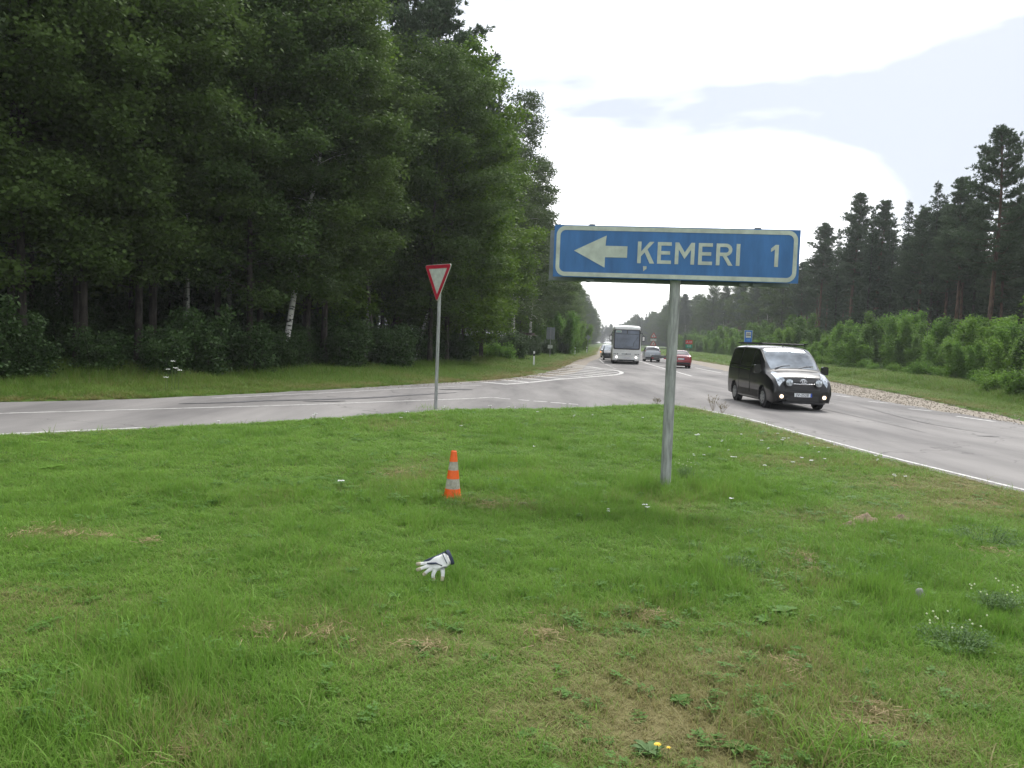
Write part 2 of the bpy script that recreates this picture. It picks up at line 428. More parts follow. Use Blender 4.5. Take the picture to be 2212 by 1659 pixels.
L(t, n1.outputs[0], mxa.inputs[0]); L(t, n1.outputs[0], mxb.inputs[0]); L(t, a_.outputs['Fac'], mxc.inputs[0]); L(t, mxa.outputs[2], mxc.inputs[6]); L(t, mxb.outputs[2], mxc.inputs[7])
L(t, mxc.outputs[2], b.inputs['Base Color']); setp(b, rough=0.95, spec=0.1)
bp = N(t, 'ShaderNodeBump', Strength=0.7, Distance=0.03); L(t, n1.outputs[0], bp.inputs['Height']); L(t, bp.outputs[0], b.inputs['Normal'])
gme = mesh_np('ground', np.stack([GX, GY, GZ], -1).reshape(-1, 3), F, m, smooth=True)
da = gme.attributes.new('dry', 'FLOAT', 'POINT'); da.data.foreach_set('value', dryness(GX, GY).ravel().astype(np.float32))
struct('ground', gme)

# asphalt
m, t, b = newmat('worn_asphalt')
geo = N(t, 'ShaderNodeNewGeometry')
nf = N(t, 'ShaderNodeTexNoise', Scale=60.0, Detail=6.0, Roughness=0.8); L(t, geo.outputs['Position'], nf.inputs['Vector'])
mpp = N(t, 'ShaderNodeMapping'); mpp.inputs['Scale'].default_value = (0.55, 0.10, 1); mpp.inputs['Rotation'].default_value = (0, 0, R(5)); L(t, geo.outputs['Position'], mpp.inputs[0])
nb = N(t, 'ShaderNodeTexNoise', Scale=1.0, Detail=5.0, Roughness=0.6); L(t, mpp.outputs[0], nb.inputs['Vector'])
vor = N(t, 'ShaderNodeTexVoronoi', feature='DISTANCE_TO_EDGE', Scale=0.16); 
nd = N(t, 'ShaderNodeTexNoise', Scale=0.8, Detail=4.0); L(t, geo.outputs['Position'], nd.inputs['Vector'])
vm = N(t, 'ShaderNodeVectorMath', operation='MULTIPLY_ADD'); vm.inputs[1].default_value = (2.2, 2.2, 0); L(t, nd.outputs['Color'], vm.inputs[0]); L(t, geo.outputs['Position'], vm.inputs[2])
L(t, vm.outputs[0], vor.inputs['Vector'])
crk = N(t, 'ShaderNodeMapRange'); crk.inputs[1].default_value = 0.0; crk.inputs[2].default_value = 0.004; crk.inputs[3].default_value = 0.62; crk.inputs[4].default_value = 1.0; L(t, vor.outputs[0], crk.inputs[0])
r1 = N(t, 'ShaderNodeValToRGB'); r1.color_ramp.elements[0].position = 0.32; r1.color_ramp.elements[0].color = (0.140, 0.134, 0.132, 1); r1.color_ramp.elements[1].position = 0.68; r1.color_ramp.elements[1].color = (0.285, 0.272, 0.262, 1)
L(t, nb.outputs[0], r1.inputs[0])
r2 = N(t, 'ShaderNodeMapRange'); r2.inputs[1].default_value = 0.3; r2.inputs[2].default_value = 0.7; r2.inputs[3].default_value = 0.80; r2.inputs[4].default_value = 1.18; L(t, nf.outputs[0], r2.inputs[0])
mu = N(t, 'ShaderNodeMath', operation='MULTIPLY'); L(t, r2.outputs[0], mu.inputs[0]); L(t, crk.outputs[0], mu.inputs[1])
vs_ = N(t, 'ShaderNodeVectorMath', operation='SCALE'); L(t, r1.outputs[0], vs_.inputs[0]); L(t, mu.outputs[0], vs_.inputs['Scale'])
L(t, vs_.outputs[0], b.inputs['Base Color']); setp(b, rough=0.85, spec=0.25)
bp = N(t, 'ShaderNodeBump', Strength=0.35, Distance=0.01); L(t, nf.outputs[0], bp.inputs['Height']); L(t, bp.outputs[0], b.inputs['Normal'])
M_ASPHALT = m
def jitter_line(pts, amp, step=0.5, ymax=70):
    out = []
    for (x1, y1), (x2, y2) in zip(pts[:-1], pts[1:]):
        n = max(1, int(math.hypot(x2 - x1, y2 - y1) / step)) if y1 < ymax else 1
        for i in range(n):
            t_ = i / n; x = x1 + (x2 - x1) * t_; y = y1 + (y2 - y1) * t_
            k = amp if 0 < y < ymax else 0
            out.append((x + (float(vnoise(np.array(x * 1.7), np.array(y * 1.7), 21)) - .5) * k * 2, y + (float(vnoise(np.array(x * 1.7), np.array(y * 1.7), 22)) - .5) * k * 2))
    out.append(pts[-1])
    return out
ASPH_L = [(x + (0.0 if y < 30 else min(1.5, (y - 30) * 0.09)), y) for x, y in FAR_L]
isl_in = [(x, y) for x, y in ISLAND]
road_out = jitter_line(isl_in, 0.10)[::-1] + jitter_line(ASPH_L, 0.12) + [RIGHT_A[-1]] + jitter_line(RIGHT_A, 0.18)[::-1][1:]
struct('road', poly_mesh('road', road_out, 0.0, M_ASPHALT))
# gravel shoulders, one step under the asphalt
M_GRAVEL = mat('gravel_shoulder', (0.27, 0.235, 0.19), 0.95, var=0.35, scale=9, bump=0.6)
g_right = jitter_line(RIGHT_G, 0.25) + [(x - 0.8, y) for x, y in RIGHT_A[::-1]]
struct('gravel_shoulder', poly_mesh('gravel_shoulder', g_right, -0.008, M_GRAVEL))
g_left = jitter_line([(x - 0.15, y) for x, y in FAR_L if y > 26], 0.25) + [(x + 2.2, y) for x, y in ASPH_L[::-1] if y > 27]
struct('gravel_edge', poly_mesh('gravel_edge', g_left, -0.010, M_GRAVEL))
# gravel lay-by by the bus shelter
lay = smooth_line([at(1165, 785), at(1195, 786), at(1250, 780), at(1290, 768), at(1240, 772), at(1190, 774), at(1120, 772), at(1105, 775), at(1130, 779)], 3)
struct('gravel_path', poly_mesh('gravel_path', lay, 0.030, M_GRAVEL))

# painted markings
m, t, b = newmat('worn_road_paint')
geo = N(t, 'ShaderNodeNewGeometry')
n1 = N(t, 'ShaderNodeTexNoise', Scale=7.0, Detail=7.0, Roughness=0.75); L(t, geo.outputs['Position'], n1.inputs['Vector'])
rp = N(t, 'ShaderNodeValToRGB'); rp.color_ramp.elements[0].position = 0.40; rp.color_ramp.elements[0].color = (0.27, 0.26, 0.25, 1); rp.color_ramp.elements[1].position = 0.52; rp.color_ramp.elements[1].color = (0.74, 0.74, 0.72, 1)
L(t, n1.outputs[0], rp.inputs[0]); L(t, rp.outputs[0], b.inputs['Base Color']); setp(b, rough=0.7)
M_PAINT = m
rp.color_ramp.elements[1].color = (0.62, 0.61, 0.59, 1)
M_FAINT = m.copy(); M_FAINT.node_tree.nodes['Color Ramp'].color_ramp.elements[1].color = (0.52, 0.51, 0.49, 1)
def strip(pts, w, z=0.004, w2=None):
    mb = MB(); pts = [Vector((p[0], p[1], 0)) for p in pts]
    vs = []
    for i, p in enumerate(pts):
        d = (pts[min(i + 1, len(pts) - 1)] - pts[max(i - 1, 0)]).normalized()
        nrm = Vector((-d.y, d.x, 0))
        ww = w if w2 is None else w + (w2 - w) * i / (len(pts) - 1)
        vs += [p + nrm * ww / 2 + Vector((0, 0, z)), p - nrm * ww / 2 + Vector((0, 0, z))]
    mb.add(vs, [(2 * i, 2 * i + 1, 2 * i + 3, 2 * i + 2) for i in range(len(pts) - 1)])
    return mb
def marking(name, pts, w, z=0.004):
    return struct(name, strip(pts, w, z), M_FAINT if 'side_road' in name else M_PAINT)
hl = [ZA(*p) for p in ((185, 445), (390, 430), (600, 408), (800, 392), (960, 380), (1060, 371), (1108, 361), (1119, 352), (1100, 342), (1050, 331), (960, 320), (870, 305), (790, 295), (730, 287))]
marking('marking_hatch_outline', smooth_line(hl, 4), 0.26)
for a1, a2 in (((20, 428), (185, 442)), ((170, 411), (375, 429)), ((275, 393), (510, 413)), ((360, 375), (650, 401)), ((450, 361), (810, 388)), ((510, 347), (905, 380)), ((560, 337), (985, 374)), ((600, 325), (1050, 366)), ((625, 315), (1095, 355)), ((660, 305), (1075, 340)), ((690, 297), (980, 323))):
    marking('marking_hatch_stripe', [ZA(*a1), ZA(*a2)], 0.40, 0.008)
fl = [ZB(900, 196), ZB(1300, 178), ZB(1500, 168), ZB(1700, 157), ZB(1850, 150), ZB(2050, 141.5)]
marking('marking_side_road_far_line', smooth_line(fl, 3), 0.10)
sl_ = [ZB(-900, 312), ZB(-300, 280), ZB(0, 262), ZB(300, 253), ZB(900, 236), ZB(1300, 224), ZB(1700, 209), ZB(1900, 202), ZB(2040, 196)] + [ZA(60, 549), ZA(110, 549), ZA(170, 556), ZA(240, 562)]
marking('marking_side_road_centre_line', smooth_line(sl_, 3), 0.13)
for a1, a2 in (((300, 567), (388, 573)), ((425, 577), (530, 584)), ((560, 588), (680, 597)), ((700, 599), (775, 604)), ((945, 250), (978, 279)), ((990, 286), (1012, 291)), ((1008, 297), (1035, 302)), ((1028, 307), (1055, 311)), ((1050, 317), (1075, 321))):
    marking('marking_dash', [ZA(*a1), ZA(*a2)], 0.14)
marking('marking_centre_line', [ZA(1265, 262), ZA(1330, 284), ZA(1460, 322), ZA(1540, 343), ZA(1672, 380)], 0.17)
marking('marking_centre_line', [(SL * y + 4.3, y) for y in (100, 200, 400, 800)], 0.16)
marking('marking_edge_line', [(SL * y + 8.3, y) for y in (110, 200, 400, 800)], 0.16)
marking('marking_edge_line', [(SL * y + 0.45, y) for y in (98, 200, 400, 800)], 0.16)
near_edge = [(x + 0.24, y) for x, y in ISLAND if x > 5.2]
marking('marking_island_edge_line', near_edge, 0.085)
marking('marking_island_edge_line', [(x - 0.10, y + 0.22) for x, y in ISLAND if x < -6.0], 0.12)
for u1, v1, u2, v2 in ((1700, 838, 1735, 843), (1755, 847, 1785, 851), (1808, 854, 1838, 858), (1876, 867, 1918, 871), (1963, 883, 2012, 888), (2066, 899, 2150, 911), (2232, 925, 2330, 941)):
    marking('marking_lane_dash', [at(u1, v1), at(u2, v2)], 0.15)
for a1, a2 in (((1700, 314), (1905, 355)), ((1965, 368), (2010, 376))):
    marking('marking_lane_dash', [ZA(*a1), ZA(*a2)], 0.15)
# tar bands, repairs and a long seam
M_TAR = mat('tar_repair', (0.095, 0.095, 0.10), 0.8, var=0.35, scale=6)
M_SEAM = mat('old_seam', (0.17, 0.165, 0.16), 0.85, var=0.3, scale=3)
def blotch(name, pts, w, m_, z):
    pts = smooth_line(pts, 6); n = len(pts); vs = []
    pv = [Vector((p[0], p[1], 0)) for p in pts]
    for i, p in enumerate(pv):
        d = (pv[min(i + 1, n - 1)] - pv[max(i - 1, 0)]).normalized(); nr = Vector((-d.y, d.x, 0))
        t_ = i / (n - 1); ww = w * math.sin(math.pi * (0.04 + 0.92 * t_)) ** 0.5
        vs += [p + nr * ww / 2 * random.uniform(0.5, 1.2) + Vector((0, 0, z)), p - nr * ww / 2 * random.uniform(0.5, 1.2) + Vector((0, 0, z))]
    struct(name, MB().add(vs, [(2 * i, 2 * i + 1, 2 * i + 3, 2 * i + 2) for i in range(n - 1)]), m_)
blotch('asphalt_repair', [ZB(760, 221), ZB(960, 216), ZB(1130, 208), ZB(1350, 203), ZB(1580, 195), ZB(1700, 187), ZB(1940, 173)], 0.30, M_TAR, 0.010)
blotch('asphalt_repair', [ZB(1290, 210), ZB(1380, 211), ZB(1470, 209)], 0.22, M_TAR, 0.013)
blotch('asphalt_repair', [ZB(1870, 160), ZB(1940, 160), ZB(2010, 160)], 0.45, M_TAR, 0.013)
blotch('asphalt_seam', [at(1840, 872), at(1960, 905), at(2060, 925), at(2130, 935)], 0.07, M_SEAM, 0.010)
blotch('asphalt_seam', [at(1480, 820), at(1600, 845), at(1850, 900), at(2000, 935)], 0.05, M_SEAM, 0.013)
blotch('asphalt_repair', [at(2110, 942), at(2160, 944)], 0.12, M_TAR, 0.016)

# ------------------------------------------------------------------ leaves, trees
def cards(C, size, aspect=0.6, flat=0.5, seed=0, droop=0.0):
    """one rhombic leaf per centre; flat pulls the leaves towards lying level"""
    r = np.random.default_rng(seed); n = len(C)
    nrm = r.normal(size=(n, 3)); nrm[:, 2] = np.abs(nrm[:, 2]) + flat * 2; nrm /= np.linalg.norm(nrm, axis=1)[:, None]
    a = r.normal(size=(n, 3)); a[:, 2] -= droop
    a -= nrm * np.sum(a * nrm, 1)[:, None]; a /= np.linalg.norm(a, axis=1)[:, None] + 1e-9
    b = np.cross(nrm, a)
    s = (np.asarray(size) * r.uniform(0.6, 1.3, n))[:, None]
    V = np.stack([C - a * s * .5, C + b * s * aspect * .5 - a * s * 0.05, C + a * s * .5, C - b * s * aspect * .5 - a * s * 0.05], 1).reshape(-1, 3)
    return V, np.arange(n * 4).reshape(n, 4)
def needles(C, D, length, width, k, seed=0):
    """k narrow blades splayed round direction D at each centre"""
    r = np.random.default_rng(seed); C = np.repeat(C, k, 0); D = np.repeat(D, k, 0); n = len(C)
    d = D + r.normal(size=(n, 3)) * 0.55; d /= np.linalg.norm(d, axis=1)[:, None]
    b = np.cross(d, r.normal(size=(n, 3))); b /= np.linalg.norm(b, axis=1)[:, None] + 1e-9
    s = length * r.uniform(0.7, 1.2, n)[:, None]; w = width * r.uniform(0.7, 1.3, n)[:, None]
    V = np.stack([C, C + d * s * .5 + b * w * .5, C + d * s, C + d * s * .5 - b * w * .5], 1).reshape(-1, 3)
    return V, np.arange(n * 4).reshape(n, 4)
def trunk_curve(H, lean, seed, wob=0.25):
    r = np.random.default_rng(seed); k = 9
    ph = r.uniform(0, 6.28, 2); zs = np.linspace(0, 1, k)
    return [Vector((lean[0] * z * H + wob * math.sin(z * 4 + ph[0]) * z, lean[1] * z * H + wob * math.sin(z * 5 + ph[1]) * z, z * H)) for z in zs]
def on_curve(P, t):
    t = min(max(t, 0), 0.9999) * (len(P) - 1); i = int(t)
    return P[i].lerp(P[i + 1], t - i)
def broadleaf(name, H, zb, Rr, seed, nb=46, clump=24, leaf=0.13, lean=(0, 0), trunk_r=0.2, droop=0.0, flat=0.5, up=0.35, spread=0.26, profile=None):
    r = np.random.default_rng(seed)
    P = trunk_curve(H, lean, seed)
    tb = MB(); ks = len(P)
    tb.tube(P, [trunk_r * (1 - 0.9 * i / (ks - 1)) * (1.25 if i == 0 else 1) for i in range(ks)], 9)
    C = []
    for i in range(nb):
        f = (i + 0.5) / nb
        z = zb + (H - zb) * f ** 0.92
        base = on_curve(P, z / H)
        prof = profile(f) if profile else (0.75 + 0.45 * math.sin(min(1, f * 1.6) * math.pi / 2) - 0.95 * max(0, f - 0.45) ** 1.1 * 1.5)
        Lb = Rr * max(0.14, prof) * r.uniform(0.7, 1.15)
        az = i * 2.39996 + r.normal() * 0.3
        el = up * r.uniform(0.4, 1.3) + 0.7 * f * f
        pts = []
        for s in np.linspace(0, 1, 5):
            zz = Lb * (s * math.sin(el) - 0.25 * s * s * (1 - f) - droop * s * s)
            pts.append(base + Vector((math.cos(az) * Lb * s * math.cos(el), math.sin(az) * Lb * s * math.cos(el), zz)))
        tb.tube(pts, [trunk_r * 0.24 * (1 - f * 0.6) * (1 - 0.85 * s) for s in np.linspace(0, 1, 5)], 4, caps=False)
        ns = max(5, int(Lb * 3.6))
        for j in range(ns):
            s = 0.22 + 0.78 * (j + r.uniform(0, 1)) / ns
            p = on_curve(pts, s)
            a2 = az + r.choice([-1, 1]) * r.uniform(0.3, 1.3); l2 = (0.25 + 0.28 * Lb * (1.15 - s)) * r.uniform(0.5, 1.3)
            q = p + Vector((math.cos(a2) * l2, math.sin(a2) * l2, r.normal() * 0.12 - droop * l2 * 0.8))
            if r.random() < 0.35: tb.tube([p, q], [0.012, 0.004], 3, caps=False)
            for s2 in (0.35, 0.75, 1.05):
                c = p.lerp(q, s2); C.append((c.x, c.y, c.z))
    C = np.array(C)
    sig = r.uniform(0.6, 1.3, len(C))
    Cc = np.repeat(C, clump, 0); n = len(Cc)
    Cc = Cc + r.normal(size=(n, 3)) * np.array([spread, spread, spread * 0.8]) * np.repeat(sig, clump)[:, None]
    V, F_ = cards(Cc, leaf, 0.72, flat, seed, droop)
    return tb, V, F_
def conifer_spruce(H, zb, Rr, seed, leaf=0.26):
    r = np.random.default_rng(seed); P = trunk_curve(H, (0, 0), seed, 0.1)
    tb = MB(); tb.tube(P, [0.20 * (1 - 0.95 * i / 8) for i in range(9)], 7)
    C = []; D = []
    z = zb
    while z < H - 0.15:
        f = (z - zb) / (H - zb)
        Lw = Rr * (1 - f) ** 0.85 * r.uniform(0.8, 1.1) + 0.12
        k = 7 if f < 0.8 else 5
        a0 = r.uniform(0, 6.28); base = on_curve(P, z / H)
        for j in range(k):
            az = a0 + j * 6.283 / k + r.normal() * 0.3; Lb = Lw * r.uniform(0.35, 1.25)
            dr = 0.30 * (1 - f) - 0.25 * f; jz = r.uniform(-0.28, 0.28)
            for s in np.arange(0.08, 1.0, 0.22 / max(Lb, 0.3)):
                for side in (-1, 0, 1):
                    w = 0.33 * Lb * (1 - s) * side * r.uniform(0.4, 1.2)
                    C.append((base.x + math.cos(az) * Lb * s - math.sin(az) * w, base.y + math.sin(az) * Lb * s + math.cos(az) * w, base.z + jz - dr * Lb * s + 0.14 * Lb * s * s + r.normal() * 0.04 - abs(w) * 0.25))
                    D.append((math.cos(az + side * 0.7), math.sin(az + side * 0.7), -0.25 + 0.5 * f))
        z += (0.55 - 0.1 * f) * r.uniform(0.8, 1.3)
    V, F_ = needles(np.array(C), np.array(D), leaf * 1.25, 0.075, 4, seed)
    return tb, V, F_
def conifer_pine(H, zb, Rr, seed, bare=True):
    r = np.random.default_rng(seed); P = trunk_curve(H, (0, 0), seed, 0.35)
    tb = MB(); tb.tube(P, [0.25 * (1 - 0.78 * i / 8) for i in range(9)], 9)
    C = []; D = []
    nb_ = 64
    for i in range(nb_):
        f = (i + r.uniform(0, 1)) / nb_; z = zb + (H - zb) * f
        base = on_curve(P, z / H); az = i * 2.39996 + r.normal() * 0.5
        Lb = Rr * min(1, 0.5 + 1.6 * f) * (1.03 - f) ** 0.7 * 1.25 * r.uniform(0.45, 1.15); Lb = max(Lb, 0.25)
        up = 0.05 + 0.6 * f
        pts = [base + Vector((math.cos(az) * Lb * s, math.sin(az) * Lb * s, Lb * (up * s - 0.28 * s * (1 - s) * 2))) for s in np.linspace(0, 1, 5)]
        tb.tube(pts, [0.05 * (1 - 0.7 * f) * (1 - 0.8 * s) + 0.006 for s in np.linspace(0, 1, 5)], 4, caps=False)
        nt = int(4 + Lb * 6)
        for j in range(nt):
            s = 0.30 + 0.7 * (j + r.uniform()) / nt
            p = on_curve(pts, s)
            for q in range(5):
                o = r.normal(size=3) * np.array([0.36, 0.36, 0.15]) * (0.5 + 0.6 * Lb / Rr)
                C.append((p.x + o[0], p.y + o[1], p.z + abs(o[2]) + 0.02)); D.append((math.cos(az) * .7 + r.normal() * .4, math.sin(az) * .7 + r.normal() * .4, 0.75))
    if bare:
        for i in range(12):
            z = zb * r.uniform(0.35, 1.0); base = on_curve(P, z / H); az = r.uniform(0, 6.28); Lb = r.uniform(0.5, 2.2)
            tb.tube([base, base + Vector((math.cos(az) * Lb * .5, math.sin(az) * Lb * .5, 0.12)), base + Vector((math.cos(az) * Lb, math.sin(az) * Lb, -0.15 * Lb))], [0.028, 0.018, 0.006], 4, caps=False)
    V, F_ = needles(np.array(C), np.array(D), 0.30, 0.060, 12, seed)
    return tb, V, F_
def bush(H, Rr, seed, stems=11, clump=26, leaf=0.10, flat=0.3, spread=0.17):
    r = np.random.default_rng(seed); tb = MB(); C = []
    for i in range(stems):
        az = i * 2.4 + r.normal() * 0.4; h = H * r.uniform(0.6, 1.08); rr = Rr * math.sqrt(r.uniform(0, 1)) * 0.8
        b0 = Vector((math.cos(az) * rr * 0.35, math.sin(az) * rr * 0.35, 0)); e = Vector((math.cos(az) * rr, math.sin(az) * rr, h))
        pts = [b0.lerp(e, s) + Vector((0, 0, -0.12 * h * s * (1 - s))) for s in np.linspace(0, 1, 5)]
        tb.tube(pts, [0.028 * (1 - 0.85 * s) for s in np.linspace(0, 1, 5)], 4, caps=False)
        nt = int(h * 8)
        for j in range(nt):
            s = (j + r.uniform()) / nt
            p = on_curve(pts, s); a2 = r.uniform(0, 6.28); l2 = Rr * 0.42 * (1.12 - s ** 1.5) * r.uniform(0.3, 1.1)
            q = p + Vector((math.cos(a2) * l2, math.sin(a2) * l2, 0.3 * l2))
            for s2 in (0.5, 1.0):
                c = p.lerp(q, s2); C.append((c.x, c.y, max(0.05, c.z)))
    C = np.array(C); Cc = np.repeat(C, clump, 0)
    Cc = Cc + r.normal(size=Cc.shape) * np.array([spread, spread, spread * 0.8]) * np.repeat(r.uniform(0.6, 1.3, len(C)), clump)[:, None]
    V, F_ = cards(Cc, leaf, 0.6, flat, seed, 0.0)
    return tb, V, F_

def barkmat(name, c1, c2, scale=6.0, stretch=(1, 1, 0.25), bands=None, c3=None):
    m, t, b = newmat(name); tcn = N(t, 'ShaderNodeTexCoord'); mpn = N(t, 'ShaderNodeMapping'); mpn.inputs['Scale'].default_value = stretch
    L(t, tcn.outputs['Object'], mpn.inputs[0]); n = N(t, 'ShaderNodeTexNoise', Scale=scale, Detail=6.0, Roughness=0.7); L(t, mpn.outputs[0], n.inputs['Vector'])
    rp = N(t, 'ShaderNodeValToRGB'); e = rp.color_ramp.elements; e[0].position = 0.38 if not bands else bands; e[0].color = (*c1, 1); e[1].position = 0.62 if not bands else bands + 0.05; e[1].color = (*c2, 1)
    L(t, n.outputs[0], rp.inputs[0]); L(t, rp.outputs[0], b.inputs['Base Color']); setp(b, rough=0.9, spec=0.15)
    bp = N(t, 'ShaderNodeBump', Strength=0.6, Distance=0.03); L(t, n.outputs[0], bp.inputs['Height']); L(t, bp.outputs[0], b.inputs['Normal'])
    return m
M_BARK = barkmat('grey_brown_bark', (0.026, 0.023, 0.020), (0.078, 0.068, 0.058))
M_PBARK = barkmat('pine_bark', (0.070, 0.050, 0.040), (0.175, 0.115, 0.082))
M_BBARK = barkmat('birch_bark', (0.03, 0.03, 0.028), (0.62, 0.61, 0.57), scale=3.2, stretch=(0.9, 0.9, 3.2), bands=0.42)

PROTO = {}
def proto(key, gen, mleaf, mbark):
    tb, V, F_ = gen
    PROTO[key] = (tb.mesh('trunk', mbark, True), mesh_np('crown', V, F_, mleaf))
A = 'alder'
proto('alder', broadleaf('a', 21, 3.4, 4.2, 11, nb=66, clump=30, leaf=0.16, trunk_r=0.15, flat=0.12, spread=0.31), M_ALDER, M_BARK)
proto('alder2', broadleaf('a', 23, 5.0, 4.3, 12, nb=62, clump=30, leaf=0.165, trunk_r=0.16, flat=0.2, up=0.35, spread=0.33), M_ALDER, M_BARK)
proto('alder3', broadleaf('a', 19, 6.5, 3.4, 13, nb=48, clump=22, leaf=0.21, trunk_r=0.13, flat=0.15, up=0.5, spread=0.33), M_ALDER, M_BARK)
proto('maple', broadleaf('m', 19, 2.6, 4.0, 14, nb=62, clump=22, leaf=0.20, trunk_r=0.15, flat=0.25, up=0.3, spread=0.33), M_MAPLE, M_BARK)
proto('birch', broadleaf('b', 22, 5.5, 3.0, 15, nb=60, clump=26, leaf=0.14, trunk_r=0.17, flat=0.1, up=0.6, droop=0.35, lean=(0.03, -0.01)), M_BIRCH, M_BBARK)
proto('birch2', broadleaf('b', 20, 3.5, 2.8, 16, nb=56, clump=26, leaf=0.14, trunk_r=0.15, flat=0.1, up=0.5, droop=0.45), M_BIRCH, M_BBARK)
proto('spruce', conifer_spruce(21, 2.0, 3.0, 17), M_SPRUCE, M_BARK)
proto('spruce2', conifer_spruce(20, 7.0, 2.3, 18), M_SPRUCE, M_BARK)
proto('pine', conifer_pine(22, 12.5, 3.1, 19), M_PINE, M_PBARK)
proto('pine2', conifer_pine(21, 10.0, 2.7, 20), M_PINE, M_PBARK)
proto('pine3', conifer_pine(22, 9.5, 3.9, 41), M_PINE, M_PBARK)
proto('bush', bush(4.2, 2.1, 21, stems=9, clump=36, leaf=0.16, spread=0.20), M_BUSH, M_BARK)
proto('bush2', bush(4.8, 1.8, 22, stems=9, clump=34, leaf=0.17, spread=0.20), M_BUSHD, M_BARK)
proto('bush3', bush(3.2, 2.1, 23, stems=9, clump=36, leaf=0.16, spread=0.19), M_BUSH, M_BARK)
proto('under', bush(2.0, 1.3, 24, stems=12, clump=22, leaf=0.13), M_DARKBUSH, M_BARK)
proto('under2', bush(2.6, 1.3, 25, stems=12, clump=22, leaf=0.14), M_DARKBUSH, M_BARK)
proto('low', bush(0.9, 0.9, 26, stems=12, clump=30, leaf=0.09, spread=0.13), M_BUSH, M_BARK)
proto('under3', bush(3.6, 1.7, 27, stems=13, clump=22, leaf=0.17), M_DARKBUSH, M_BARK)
BASE_H = dict(alder=21, alder2=23, alder3=19, maple=19, birch=22, birch2=20, spruce=21, spruce2=20, pine=22, pine2=21, pine3=22, bush=4.2, bush2=4.8, bush3=3.2, under=2.0, under2=2.6, low=0.9, under3=3.6)
def plant(key, x, y, h, label, cat, name, group=None, rot=None, lean=None, wide=1.0):
    z = float(ground_z(np.array(float(x)), np.array(float(y)))) - 0.03
    o = thing(name, label, cat, (x, y, z), random.uniform(0, 6.28) if rot is None else rot, group)
    k = h / BASE_H[key]
    o.scale = (k * wide, k * wide, k)
    if lean: o.rotation_euler = (lean[0], lean[1], o.rotation_euler.z)
    tm, cm = PROTO[key]
    obj('trunk' if not key.startswith(('bush', 'under', 'low')) else 'stems', tm, o)
    obj('crown' if not key.startswith(('bush', 'under', 'low')) else 'foliage', cm, o)
    return o

ORD = 'first second third fourth fifth sixth seventh eighth ninth tenth eleventh twelfth thirteenth fourteenth fifteenth sixteenth seventeenth eighteenth nineteenth twentieth'.split() + ['twenty-' + w for w in 'first second third fourth fifth sixth seventh eighth ninth'.split()] + ['thirtieth']
def number_in_view(things, text, from_right=False, most=24):
    vis = [(1106 + t.location.x / t.location.y * FPX, t) for t in things if t.location.y > 3]
    vis = [p for p in vis if 0 < p[0] < 2212]
    vis.sort(key=lambda p: -p[0] if from_right else p[0])
    for w, (u_, t_) in zip(ORD[:most], vis): t_['label'] = text % w
FRONT_L, FRONT_R = [], []
# ---- left wood: edge line, then rows into the dark
EDGE_L = [(-52, -12), (-34, 4), (-24.5, 12.5), (-19.0, 19.0), (-15.6, 25.0), (-13.2, 32.0), (-9.0, 42.5), (-5.6, 58.0), (-2.6, 78), (1.6, 100), (SL * 170 - 8.6, 170), (SL * 330 - 8.6, 330)]
def walk(line, step, jit=0.0, start=0.0):
    out = []; carry = start
    for (x1, y1), (x2, y2) in zip(line[:-1], line[1:]):
        Ls = math.hypot(x2 - x1, y2 - y1); s = carry
        while s < Ls:
            t_ = s / Ls; out.append((x1 + (x2 - x1) * t_ + random.uniform(-jit, jit), y1 + (y2 - y1) * t_ + random.uniform(-jit, jit), ((y1 - y2) / Ls, (x2 - x1) / Ls)))
            st = step(y1 + (y2 - y1) * t_) if callable(step) else step
            s += st * random.uniform(0.85, 1.15)
        carry = s - Ls
    return out
GL = 'trees of the dark wood left of the junction'
special_px = [613]
kinds_edge = ['alder', 'alder2', 'birch2', 'alder', 'maple', 'alder2', 'birch', 'alder3', 'alder', 'maple', 'birch2', 'alder2']
i = 0
for x, y, nrm in walk(EDGE_L, lambda y: 3.3 if y < 60 else 4.6 if y < 120 else 7.0, 0.5):
    if y < -2: continue
    k = kinds_edge[i % len(kinds_edge)]; i += 1
    if 33 < y < 36: k = 'alder3'
    if 52 < y < 62: k = 'maple'
    xx, yy = x + nrm[0] * 1.0, y + nrm[1] * 1.0
    h = 20 * random.uniform(0.9, 1.15) if y < 45 else 19 * random.uniform(0.85, 1.12)
    lab = {'alder': 'dark broadleaf tree with layered boughs at the edge of the left wood', 'alder2': 'dark broadleaf tree with layered boughs at the edge of the left wood', 'alder3': 'dark broadleaf tree with layered boughs at the edge of the left wood',
           'birch': 'birch with fine drooping foliage at the edge of the left wood', 'birch2': 'birch with fine drooping foliage at the edge of the left wood', 'maple': 'lighter green broadleaf tree with foliage low down at the edge of the left wood'}[k]
    nm = {'b': 'birch_tree', 'a': 'alder_tree', 'm': 'maple_tree'}[k[0]]
    q_ = plant(k, xx, yy, h, lab, 'tree', nm, {'b': 'birches along the left edge', 'a': 'dark broadleaf trees along the left edge', 'm': 'light green trees along the left edge'}[k[0]])
    FRONT_L.append((k[0], q_))
for kk_, tx in (('a', '%s dark broadleaf tree along the front of the left wood, counted from the left'), ('b', '%s drooping birch along the front of the left wood, counted from the left'), ('m', '%s light green tree along the front of the left wood, counted from the left')):
    number_in_view([q for c, q in FRONT_L if c == kk_], tx, most=14)
